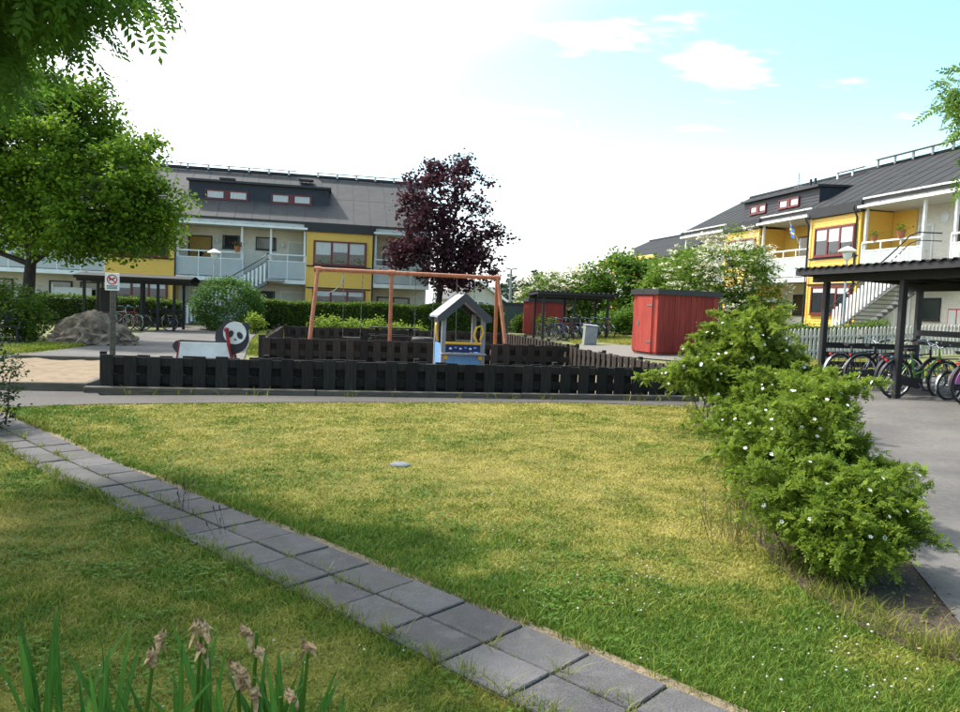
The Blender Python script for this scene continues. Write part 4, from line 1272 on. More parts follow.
# round plate on the upper wall and the framed notice board below
MB().lathe([(0.24, 0), (0.24, 0.03), (0.2, 0.045), (0.05, 0.05)], (0, 0, 0), 20).build('wall_plate', 'lamp_white', hr, smooth=True, loc=(6.05, W1 - 0.005, 5.05), rot=(rad(90), 0, 0))
nb = MB().box(6.65, W1 - 0.07, 0.45, 7.55, W1 - 0.01, 1.25).build('notice_board', 'sign_red', hr)
for a in (6.69, 7.13): MB().box(a, W1 - 0.085, 0.50, a + 0.38, W1 - 0.071, 1.2).build('notice', 'sign_white', nb)
dormer(hr, -7.9, -1.0, EV2, RG2, 5.0, 0.75, 7.3, ((-7.2, -5.6, 6.5, 7.0), (-4.4, -2.6, 6.5, 7.0)))
ridge_rail(hr, -2.0, 10.5, 4.7, RG2 - 0.02, m='grey_metal', hgt=0.34); ridge_rail(hr, -4.6, -2.4, 4.3, RG2 - 0.25, m='white_paint')
for a in (-5.0, -4.6): MB().tube([(a, 3.0, 7.0), (a, 3.0, 8.4)], 0.07, 8).build('flue', 'black_trim', roof_r, smooth=True)
an = MB().tube([(-6.4, 3.2, 7.0), (-6.4, 3.2, 9.0)], 0.025, 5)
for k in range(5): an.tube([(-6.8 + 0.0, 3.2, 8.2 + 0.16 * k), (-6.0, 3.2, 8.2 + 0.16 * k)], 0.012, 4)
an.build('aerial', 'grey_metal', roof_r)

# the lower wing beyond it
far = W(23.2, 52.0)
hf, roof_f = house('terrace_house', 'far lower wing whose grey roof end shows above the elder', (far.x, far.y, 0.35), A12 - math.pi / 2, -10, 4.5, 5.2, 7.6, rm='roof_felt')
yellow_block(hf, -9.5, -6.0, 0, plants=False); yellow_block(hf, -2.0, 1.5, 0, plants=False)
balcony(hf, -5.9, -2.1)

# flag hung from the balcony
fb = hr.matrix_basis
fl = empty('balcony_flag', Matrix.Translation(hr.location) @ Matrix.Rotation(A12 - math.pi / 2, 4, 'Z') @ Vector((-1.6, -0.15, 4.9)), A12 - math.pi / 2 - 0.35, 'small blue flag with yellow cross leaning out from the balcony', 'flag')
MB().tube([(0.35, 0.3, -0.75), (-0.35, -0.2, 0.75)], 0.014, 6).build('pole', 'white_paint', fl, smooth=True)
fm = MB(); n = 10
def flag_sheet(x0, x1, z0, z1, dy):
    m = MB(); k = 8
    for i in range(k + 1):
        x = x0 + (x1 - x0) * i / k
        for z in (z0, z1): m.v.append((x - 0.28, -0.14 + 0.05 * math.sin(x * 9) - dy, z - 0.45 * x))
    for i in range(k): m.f.append((2 * i, 2 * i + 2, 2 * i + 3, 2 * i + 1))
    return m
flag_sheet(0, 0.8, 0.05, 0.5, 0).build('cloth', 'flag_blue', fl)
flag_sheet(0, 0.8, 0.23, 0.32, 0.008).build('cross_bar', 'flag_yellow', fl); flag_sheet(0.22, 0.33, 0.05, 0.5, 0.012).build('cross_bar', 'flag_yellow', fl)


def pot(loc, label, m='terracotta', plant='leaf_tree_mid', flower=None, s=1.0):
    t = empty('flower_pot', loc, 0, label, 'flower pot')
    MB().lathe([(0.10 * s, 0), (0.15 * s, 0.24 * s), (0.16 * s, 0.26 * s), (0.13 * s, 0.25 * s)], n=14).build('pot', m, t, smooth=True)
    rng = np.random.default_rng(3)
    pos = rng.normal(size=(90, 3)) * np.array([0.1, 0.1, 0.07]) * s + np.array([0, 0, 0.33 * s])
    v, f, a = leaves(pos, 0.1 * s, rng)
    put('plant', npmesh('plant', v, f, plant, a), t)
    if flower:
        pos = rng.normal(size=(50, 3)) * np.array([0.11, 0.11, 0.05]) * s + np.array([0, 0, 0.40 * s])
        v, f, a = leaves(pos, 0.06 * s, rng, 0.9)
        me = npmesh('flowers', v, f, 'leaf_tree_mid', a); me.materials.clear(); me.materials.append(MATS[flower])
        o = put('flowers', me, t); o['kind'] = 'stuff'
    return t


def loc_on(hobj, x, y, z):
    return Matrix.Translation(hobj.location) @ Matrix.Rotation(hobj.rotation_euler.z, 4, 'Z') @ Vector((x, y, z))


pot(loc_on(hr, 5.55, -0.02, 4.13 + 0.0), 'terracotta flower pot on the balcony rail above the stairs', s=1.2)
pot(loc_on(hr, 4.0, -0.02, 4.13), 'smaller terracotta flower pot on the balcony rail by the yellow wall', s=0.9)
pot(loc_on(hl, 3.0, -0.02, 4.13), 'flower pot with pink blooms on the white balcony rail', s=1.2, flower='pink_flower')


# ================================================================== fences round the play yards
def hit_miss_fence(label, u, v, along, length, h, m='fence_black', pitch=0.35, flip=1, seed=0, group='low board fences of the play yards'):
    """low fence: boards nailed in turn to the front and the back of two wide rails"""
    rnd = random.Random(seed)
    rz = A12 if along == 'U' else A12 + math.pi / 2
    p = W(u, v)
    t = empty('board_fence', (p.x, p.y, T(p.x, p.y)), rz, label, 'fence', group)
    for z0, z1 in ((h - 0.155, h - 0.02), (h * 0.24, h * 0.49)):
        MB().box(0, -0.044, z0, length, 0.0225, z1).build('rail', m, t) if flip > 0 else MB().box(0, -0.0225, z0, length, 0.044, z1).build('rail', m, t)
    bw = pitch * 0.56
    meshes = [MB().box(0, -0.016, 0, bw, 0.016, h + dh).mesh('board', m, bevel=0.004) for dh in (0.0, 0.008, -0.01, 0.014)]
    n = int(length / pitch)
    for i in range(n + 1):
        x = i * pitch
        if x + bw <= length + 0.02:
            put('board', rnd.choice(meshes), t, (x + rnd.uniform(-0.008, 0.008), -flip * 0.061, rnd.uniform(-0.012, 0.012)), (0, rnd.uniform(-0.014, 0.014), 0))
        if x + pitch * 0.5 + bw <= length + 0.02:
            put('board', rnd.choice(meshes), t, (x + pitch * 0.5, flip * 0.039, rnd.uniform(-0.005, 0.005)), (0, rnd.uniform(-0.006, 0.006), 0))
    pm = MB().box(-0.045, -0.045, -0.05, 0.045, 0.045, h + 0.055).mesh('post', m, bevel=0.006)
    k = max(1, round(length / 2.4))
    for i in range(k + 1):
        put('post', pm, t, (length * i / k, flip * 0.11, 0))
    return t


hit_miss_fence('long black board fence along the lawn in front of the playground', -3.45, 13.02, 'U', 10.2, 0.58, seed=1)
hit_miss_fence('dark brown board fence between sand yard and swing', -1.46, 19.87, 'U', 8.2, 0.60, 'fence_brown', seed=2)
hit_miss_fence('dark board fence with gaps running from black fence towards the red shed', 6.80, 13.25, 'V', 6.6, 0.58, 'fence_brown', flip=-1, seed=3)
hit_miss_fence('board fence behind the swing at the foot of the hedge', -1.3, 28.4, 'U', 8.3, 0.60, 'fence_brown', seed=4)
hit_miss_fence('board fence at the swing yard side nearest the round bush', -1.42, 20.0, 'V', 8.3, 0.60, 'fence_brown', seed=5)
hit_miss_fence('board fence at the swing yard side facing the far bike shelter', 6.92, 20.0, 'V', 8.3, 0.60, 'fence_brown', flip=-1, seed=6)

# timber edging at the foot of the black fence
p = W(-3.62, 12.72)
te = empty('timber_edging', (p.x, p.y, 0), A12, 'weathered timber kerb along the foot of the black fence', 'edging')
for i, (a, b) in enumerate(((0, 3.55), (3.56, 7.1), (7.11, 10.5))):
    MB().box(a, -0.05, -0.03, b, 0.07, 0.105 - 0.006 * (i % 2)).build('sleeper', 'old_timber', te, bevel=0.012)

# sandbox
p = W(-6.7, 13.0)
sb = empty('sandbox', (p.x, p.y, 0), A12, 'low timber framed sandbox full of pale sand', 'sandbox')
for a in ((0, -0.06, 3.06, 0.06), (0, 5.2, 3.06, 5.32)):
    MB().box(a[0], a[1], -0.03, a[2], a[3], 0.13).build('frame_board', 'old_timber', sb, bevel=0.012)
for x in (0.0, 2.95):
    MB().box(x, 0.061, -0.03, x + 0.11, 5.199, 0.125).build('frame_board', 'old_timber', sb, bevel=0.012)
ns = 40
xs, ys = np.meshgrid(np.linspace(0.115, 2.945, ns), np.linspace(0.065, 5.195, ns))
zs = 0.045 + 0.05 * (vnoise(xs.ravel(), ys.ravel(), 0.5, 3) - 0.5) + 0.035 * (vnoise(xs.ravel(), ys.ravel(), 0.2, 4) - 0.5)
idq = np.arange(ns * ns).reshape(ns, ns)
sq = np.stack([idq[:-1, :-1], idq[:-1, 1:], idq[1:, 1:], idq[1:, :-1]], -1).reshape(-1, 4)
put('sand_fill', npmesh('sand_fill', np.stack([xs.ravel(), ys.ravel(), zs], 1), sq, 'sand'), sb)

# ================================================================== play equipment
# swing
p = D(318, 268, 22.7); p2 = D(497, 279, 23.95)
sw = empty('playground_swing', (p.x, p.y, 0), A12, 'orange two-bay swing frame in the fenced sand yard', 'swing frame')
SL = 5.55; ZB = 2.52
MB().tube([(-0.12, 0, ZB), (SL + 0.1, 0, ZB)], 0.062, 12).build('beam', 'swing_orange', sw, smooth=True)
for x, o in ((0.0, -0.22), (SL, 0.22)):
    for s_ in (-1, 1):
        MB().tube([(x, s_ * 0.03, ZB + 0.03), (x + o, s_ * 0.85, 0.0)], 0.058, 10).build('leg', 'swing_orange', sw, smooth=True)
MB().tube([(2.22, 0, ZB + 0.04), (2.22, 0, 0)], 0.058, 10).build('leg', 'swing_orange', sw, smooth=True)
for x in (0.0, 2.22, SL): MB().tube([(x - 0.1, 0, ZB), (x + 0.1, 0, ZB)], 0.085, 12).build('collar', 'swing_orange', sw, smooth=True)
MB().tube([(-0.04, 0, ZB - 0.72), (0.2, 0, ZB - 0.74), (0.5, 0, ZB - 0.62), (0.7, 0, ZB - 0.4), (0.8, 0, ZB - 0.06)], 0.016, 6).build('cable', 'steel', sw, smooth=True)


def chain_pts(a, b):
    return [a, b]


def swing_seat(x, label, tyre=True, drop=1.95, spread=0.26):
    o = loc_on(sw, x, 0, ZB - 0.06)
    t = empty('tyre_swing' if tyre else 'board_swing', o, A12, label, 'hanging swing', 'swings hanging from the orange frame')
    for s_ in (-1, 1):
        c = MB()
        nl = 26
        for i in range(nl):
            z0 = -drop * i / nl; z1 = -drop * (i + 1) / nl
            xx0 = s_ * (spread + 0.03 * (1 - i / nl)); w = 0.012
            if i % 2: c.box(xx0 - w, -0.005, z1 - 0.008, xx0 + w, 0.005, z0 + 0.008)
            else: c.box(xx0 - 0.005, -w, z1 - 0.008, xx0 + 0.005, w, z0 + 0.008)
        c.build('chain', 'chain', t)
    if tyre:
        pts = [((spread + 0.02) * math.cos(a), (spread + 0.02) * math.sin(a), -drop - 0.02) for a in np.linspace(0, 2 * math.pi, 22, endpoint=False)]
        MB().tube(pts, 0.085, 9, closed=True).build('tyre', 'rubber', t, smooth=True)
    else:
        MB().box(-spread, -0.1, -drop - 0.04, spread, 0.1, -drop).build('seat', 'rubber', t, bevel=0.012)
    return t


swing_seat(1.05, 'flat black swing seat hanging in the narrow bay', False)
swing_seat(3.25, 'black tyre swing hanging beside the middle post', True)
swing_seat(4.55, 'flat black swing seat hanging behind the playhouse', False)

# picnic table in the swing yard
p = D(394, 326, 26.5)
pt = empty('picnic_table', (p.x, p.y, 0), A12, 'dark picnic table with benches behind the swing', 'table')
for i in range(4): MB().box(-0.85, -0.34 + i * 0.175, 0.70, 0.85, -0.18 + i * 0.175, 0.74).build('tabletop_plank', 'fence_black', pt)
for y in (-0.72, 0.52): MB().box(-0.85, y, 0.42, 0.85, y + 0.2, 0.46).build('bench_plank', 'fence_black', pt)
for x in (-0.6, 0.6):
    for s_ in (-1, 1): MB().beam((x, s_ * 0.2, 0.70), (x, s_ * 0.6, 0.0), 0.09, 0.05).build('leg', 'fence_black', pt)
    MB().box(x - 0.03, -0.7, 0.36, x + 0.03, 0.7, 0.419).build('crosspiece', 'fence_black', pt)

# playhouse
p = D(463.5, 330, 15.0)
ph = empty('playhouse', (p.x, p.y, 0.02), A12, 'small open playhouse with grey gable roof and blue counter', 'playhouse')
wx, dp = 0.40, 0.95
for x in (-wx, wx):
    for y in (0, dp):
        MB().box(x - 0.045, y - 0.045, 0, x + 0.045, y + 0.045, 1.40).build('post', 'play_grey', ph, bevel=0.008)
EX, EZ, PZ = 0.54, 1.36, 1.80
for s_ in (-1, 1):
    for ya, yb in ((-0.10, 0.42), (0.46, dp + 0.10)):
        r = MB().hexa([(0, ya, PZ - 0.03), (s_ * EX, ya, EZ - 0.03), (s_ * EX, yb, EZ - 0.03), (0, yb, PZ - 0.03), (0, ya, PZ + 0.01), (s_ * EX, ya, EZ + 0.01), (s_ * EX, yb, EZ + 0.01), (0, yb, PZ + 0.01)])
        r.build('roof_board', 'play_roof', ph)
for y in (-0.135, dp + 0.102):
    g_ = MB().slab([(-EX - 0.01, EZ - 0.10), (-EX + 0.10, EZ - 0.10), (0, PZ - 0.15), (EX - 0.10, EZ - 0.10), (EX + 0.01, EZ - 0.10), (EX + 0.01, EZ), (0, PZ + 0.035), (-EX - 0.01, EZ)], y, y + 0.033)
    g_.build('gable_board', 'play_dark', ph)
MB().box(-wx + 0.05, -0.03, 0.10, wx - 0.05, -0.005, 0.60).build('front_panel', 'play_blue', ph, bevel=0.004)
MB().box(-wx - 0.05, -0.17, 0.605, wx + 0.05, 0.12, 0.635).build('counter', 'play_grey', ph, bevel=0.005)
MB().box(-wx + 0.05, 0.0, 0.66, wx - 0.05, 0.02, 0.80).build('abacus_panel', 'play_navy', ph)
for i in range(6): MB().lathe([(0.022, -0.02), (0.034, 0), (0.022, 0.02)], (-0.25 + 0.1 * i, -0.02, 0.72 + 0.02 * (i % 2)), 8).build('bead', 'play_blue' if i % 2 else 'panda_white', ph, smooth=True)
MB().tube([(-wx + 0.03, -0.05, 0.83), (wx - 0.03, -0.05, 0.83)], 0.028, 8).build('bar', 'play_yellow', ph, smooth=True)
for x in (-0.35, 0.35): MB().slab(circle(x, 0.55, 0.045, 10), -0.06, -0.031).build('bracket', 'play_yellow', ph)
MB().tube([(wx - 0.12, -0.06, 0.84), (wx - 0.20, -0.07, 1.00), (wx - 0.15, -0.08, 1.16), (wx - 0.05, -0.08, 1.19), (wx - 0.01, -0.07, 1.06), (wx - 0.06, -0.06, 0.90)], 0.024, 8).build('grab_handle', 'play_yellow', ph, smooth=True)
MB().tube([(-wx - 0.07, 0.30, 0.86), (-wx - 0.11, 0.24, 1.0), (-wx - 0.11, 0.30, 1.16), (-wx - 0.09, 0.42, 1.20), (-wx - 0.07, 0.50, 1.06)], 0.024, 8).build('grab_handle', 'play_yellow', ph, smooth=True)
sp = MB().box(-wx - 0.03, 0.05, 0.10, -wx - 0.005, dp - 0.05, 0.80).build('side_panel', 'play_blue', ph)
for i in range(5): MB().lathe([(0.03, 0), (0.03, 0.012)], (0, 0, 0), 8).build('stud', 'play_yellow', sp, loc=(-wx - 0.03, 0.09, 0.16 + 0.13 * i), rot=(0, rad(-90), 0))
MB().box(wx + 0.005, 0.05, 0.10, wx + 0.03, dp - 0.05, 0.62).build('side_panel', 'play_blue', ph)
MB().box(-wx, 0.0, 0.04, wx, dp, 0.075).build('floor_board', 'play_grey', ph)

# panda rider
p = D(209, 345, 14.2)
pa = empty('panda_rider', (p.x, p.y, 0.0), A12 * 0.5, 'black and white panda shaped ride-on behind the black fence', 'play rider')
k = 14.2 / 750.0
def pd(x, y): return ((x - 209) * k, 1.6 - (y - 295.6) * k)
cx, cz = pd(231.5, 337)
body = circle(cx, cz, 16.5 * k, 28)
MB().slab(body, -0.02, 0.02).build('back_plate', 'panda_black', pa)
for ex, ey in ((227.5, 323.0), (244.0, 325.5)):
    q = pd(ex, ey); MB().slab(circle(q[0], q[1], 4.8 * k, 14), -0.018, 0.018).build('ear', 'panda_black', pa)
x0, z0 = pd(176, 341); x1, z1 = pd(236, 354)
rump = [(x0 + 0.10, z1 - 0.02)] + [pd(a, b) for a, b in ((233, 354), (232, 341), (184, 340.5), (179, 341.5), (175, 345), (174, 349), (177, 353), (181, 353))][0:8]
MB().slab([pd(a, b) for a, b in ((181, 353), (178, 353.5), (174.5, 349.5), (174, 345.5), (177, 341.8), (182, 340.6), (232, 341), (233, 362), (184, 362))][::-1], -0.015, 0.015).build('rump_plate', 'panda_black', pa)
side = [pd(a, b) for a, b in ((180.5, 368), (235.5, 368), (228.5, 341.8), (184, 342.2))]
for y in (-0.20, 0.17):
    sdp = MB().slab(side, y, y + 0.03).build('side_panel', 'panda_white', pa)
    MB().beam((side[0][0] - 0.012, y + 0.015, side[0][1]), (side[3][0] - 0.012, y + 0.015, side[3][1]), 0.045, 0.03).build('edge_strip', 'play_red', sdp)
    MB().beam((side[1][0] + 0.012, y + 0.015, side[1][1]), (side[2][0] + 0.012, y + 0.015, side[2][1]), 0.045, 0.03).build('edge_strip', 'play_red', sdp)
MB().box(side[3][0], -0.169, side[3][1] - 0.16, side[2][0], 0.169, side[3][1] - 0.13).build('seat', 'panda_black', pa)
q = pd(234.3, 332.0); MB().slab(circle(q[0], q[1], 11.3 * k, 26), -0.045, -0.021).build('face', 'panda_white', pa)
for ex, ey, tl in ((230.4, 333.0, 0.5), (239.4, 334.3, -0.5)):
    q = pd(ex, ey)
    pts = [(q[0] + 2.7 * k * math.cos(t) * math.cos(tl) + 3.8 * k * math.sin(t) * math.sin(tl), q[1] + 3.8 * k * math.sin(t) * math.cos(tl) - 2.7 * k * math.cos(t) * math.sin(tl)) for t in np.linspace(0, 2 * math.pi, 16, endpoint=False)]
    MB().slab(pts, -0.052, -0.046).build('eye_patch', 'panda_black', pa)
q = pd(235.0, 338.6); MB().slab([(q[0] - 0.03, q[1] + 0.015), (q[0], q[1] - 0.025), (q[0] + 0.03, q[1] + 0.015)][::1], -0.052, -0.046).build('nose', 'panda_black', pa)
h0, h1 = pd(227.0, 329), pd(230, 346)
MB().tube([(h0[0], -0.21, h0[1] + 0.0), (h0[0], 0.21, h0[1])], 0.02, 8).build('handlebar', 'play_red', pa, smooth=True)
MB().beam((h0[0], -0.10, h0[1] + 0.02), (h1[0], -0.10, h1[1] - 0.02), 0.02, 0.06).build('handlebar_post', 'play_red', pa)
MB().slab(circle(h0[0], h0[1], 2.4 * k, 12), -0.115, -0.085).build('handle_boss', 'play_red', pa)
cs = [(0.10 * math.cos(t), 0.10 * math.sin(t), 0.02 + 0.30 * t / (10 * math.pi)) for t in np.linspace(0, 10 * math.pi, 90)]
MB().tube(cs, 0.012, 5).build('spring', 'sign_black', pa, smooth=True, loc=((side[0][0] + side[1][0]) / 2, 0, 0))
MB().box((side[0][0] + side[1][0]) / 2 - 0.2, -0.165, 0.30, (side[0][0] + side[1][0]) / 2 + 0.2, 0.165, 0.36).build('base_plate', 'sign_black', pa)

# prohibition sign
p = D(112, 330, 12.75)
sg = empty('prohibition_sign', (p.x, p.y, 0.0), A12 * 0.7, 'white prohibition sign with red ring on a wooden post', 'sign')
MB().box(-0.04, 0, 0, 0.04, 0.075, 1.66).build('post', 'old_timber', sg, bevel=0.008)
bd = MB().box(-0.115, -0.014, 1.62, 0.115, -0.002, 1.915).build('board', 'sign_white', sg, bevel=0.003)
ring = MB()
rp = circle(0, 1.805, 0.085, 28); ri = circle(0, 1.805, 0.067, 28); b = len(ring.v)
for (xo, zo), (xi, zi) in zip(rp, ri): ring.v += [(xo, -0.018, zo), (xi, -0.018, zi), (xo, -0.0145, zo), (xi, -0.0145, zi)]
for i in range(28):
    j = (i + 1) % 28; ring.f += [(4 * i, 4 * i + 1, 4 * j + 1, 4 * j), (4 * i, 4 * j, 4 * j + 2, 4 * i + 2), (4 * i + 1, 4 * i + 3, 4 * j + 3, 4 * j + 1)]
ring.build('ring', 'sign_red', bd)
dog = [(-0.045, 1.775), (-0.035, 1.775), (-0.032, 1.795), (0.012, 1.795), (0.016, 1.775), (0.026, 1.775), (0.026, 1.815), (0.05, 1.82), (0.05, 1.832), (0.034, 1.845), (0.026, 1.845), (0.016, 1.825), (-0.035, 1.822), (-0.05, 1.84), (-0.055, 1.835), (-0.045, 1.81)]
MB().slab(dog, -0.0175, -0.0145).build('symbol', 'sign_black', bd)
MB().beam((-0.052, -0.0195, 1.853), (0.052, -0.0195, 1.757), 0.004, 0.017, (0.68, 0, 0.73)).build('bar', 'sign_red', bd)
for z, w in ((1.698, 0.09), (1.676, 0.08), (1.654, 0.085)):
    MB().box(-w, -0.0165, z - 0.006, w, -0.0145, z + 0.006).build('text_line', 'sign_black', bd)

# ================================================================== sheds, cabinet
def board_shed(name, label, loc, rz, wd, dp_, h, m, roof_m, cat='shed', group=None, door=True, bpitch=0.2, back=True):
    t = empty(name, loc, rz, label, cat, group)
    MB().box(0.01, 0.01, 0.03, wd - 0.01, dp_ - 0.01, h).build('body', m, t)
    def run(n, fn):
        for i in range(n): fn(i)
    nb_ = round(wd / bpitch)
    bm1 = MB().box(0.005, -0.022, 0.1, wd / nb_ - 0.005, 0.009, h).mesh('board', m)
    st1 = MB().box(-0.022, -0.04, 0.1, 0.022, -0.0225, h - 0.01).mesh('batten', m)
    for i in range(nb_):
        put('board', bm1, t, (i * wd / nb_, 0, 0))
        if i: put('batten', st1, t, (i * wd / nb_, 0, 0))
    nd = round(dp_ / bpitch)
    bm2 = MB().box(-0.022, 0.005, 0.1, 0.009, dp_ / nd - 0.005, h).mesh('board', m)
    st2 = MB().box(-0.04, -0.022, 0.1, -0.0225, 0.022, h - 0.01).mesh('batten', m)
    for i in range(nd):
        put('board', bm2, t, (0, i * dp_ / nd, 0))
        if i: put('batten', st2, t, (0, i * dp_ / nd, 0))
        o = put('board', bm2, t, (wd, i * dp_ / nd, 0), (0, 0, 0), (-1, 1, 1))
    MB().box(-0.06, -0.06, h + 0.001, wd + 0.06, dp_ + 0.06, h + 0.045).build('roof', roof_m, t)
    for y in (-0.10, dp_ + 0.045): MB().box(-0.10, y, h - 0.04, wd + 0.10, y + 0.055, h + 0.14).build('roof_edge', roof_m, t)
    for x in (-0.10, wd + 0.045): MB().box(x, -0.0445, h - 0.04, x + 0.055, dp_ + 0.0445, h + 0.139).build('roof_edge', roof_m, t)
    MB().box(0.05, 0.03, -0.35, wd - 0.05, dp_ - 0.05, 0.09).build('plinth', 'concrete', t)
    return t


# red shed: near corner at (656,356); door on its narrow end, boards on the long side
pc_, pl_, pr_ = G(656, 356), G(633, 353), G(714, 352)
e_ = (pr_ - pc_); ang = math.atan2(e_.y, e_.x)
shed = board_shed('red_shed', 'red board shed with flat black roof edge beyond the rose bushes', (pc_.x, pc_.y, pc_.z + 0.02), rad(20), 2.3, 1.5, 2.02, 'red_boards', 'black_trim', bpitch=0.21)
dr = MB().box(-0.06, 0.28, 0.08, -0.042, 1.22, 1.93).build('door', 'red_boards', shed)
MB().box(-0.075, 1.05, 0.95, -0.061, 1.12, 1.1).build('lock', 'steel', dr)
for z in (0.4, 1.6): MB().box(-0.07, 0.29, z, -0.0605, 0.6, z + 0.05).build('hinge', 'steel', dr)
pf = G(528.5, 335)
shed2 = board_shed('red_shed', 'small far red shed behind the roofed bike rack', (pf.x, pf.y, pf.z), rad(8), 1.95, 1.5, 1.78, 'red_boards', 'black_trim', bpitch=0.21)
pg = D(504, 334, 43.0)
shed3 = board_shed('sheet_shed', 'grey green sheet metal shed next to the far red shed', (pg.x, pg.y, 0.0), rad(-4), 1.5, 1.6, 1.75, 'green_sheet', 'black_trim', bpitch=0.3)
pb = G(589, 345)
cb = empty('utility_cabinet', (pb.x, pb.y, pb.z), rad(14), 'pale grey utility cabinet in the grass by the far bike rack', 'utility cabinet')
cb.rotation_euler = (0, rad(4), rad(14))
MB().box(-0.27, -0.12, -0.05, 0.27, 0.14, 0.78).build('body', 'box_grey', cb, bevel=0.015)
MB().box(-0.23, -0.135, 0.06, 0.23, -0.121, 0.72).build('door', 'box_grey', cb, bevel=0.004)
MB().hexa([(-0.29, -0.15, 0.781), (0.29, -0.15, 0.781), (0.29, 0.16, 0.781), (-0.29, 0.16, 0.781), (-0.29, -0.15, 0.80), (0.29, -0.15, 0.80), (0.29, 0.16, 0.84), (-0.29, 0.16, 0.84)]).build('lid', 'box_grey', cb)
MB().box(0.15, -0.145, 0.38, 0.19, -0.136, 0.46).build('lock', 'steel', cb)

# ================================================================== bicycles
def bike_mat(c):
    return mat('bike_%02d%02d%02d' % tuple(int(x * 99) for x in c), c, tuple(x * 0.85 for x in c), 6, 0.35)


WHEEL = {}
def wheel_parts(r, parent, name_loc, guard=None):
    key = round(r, 2)
    if key not in WHEEL:
        n = 28
        ty = MB().tube([(r * math.cos(t), 0, r * math.sin(t)) for t in np.linspace(0, 2 * math.pi, n, endpoint=False)], 0.021, 7, closed=True).mesh('tyre', 'rubber', smooth=True)
        ri = MB().tube([((r - 0.028) * math.cos(t), 0, (r - 0.028) * math.sin(t)) for t in np.linspace(0, 2 * math.pi, n, endpoint=False)], 0.012, 5, closed=True).mesh('rim', 'chrome', smooth=True)
        hb = MB().tube([(0, -0.05, 0), (0, 0.05, 0)], 0.025, 8)
        for i in range(18):
            t = 2 * math.pi * i / 18; s_ = 0.03 if i % 2 else -0.03
            hb.tube([(0.02 * math.cos(t + 0.6), s_, 0.02 * math.sin(t + 0.6)), ((r - 0.03) * math.cos(t), 0, (r - 0.03) * math.sin(t))], 0.0022, 3, cap=False)
        WHEEL[key] = (hb.mesh('wheel', 'chrome'), ty, ri)
    h, t_, r_ = WHEEL[key]
    w = put('wheel', h, parent, name_loc, (0, random.uniform(0, 6), 0))
    put('tyre', t_, w); put('rim', r_, w)
    return w


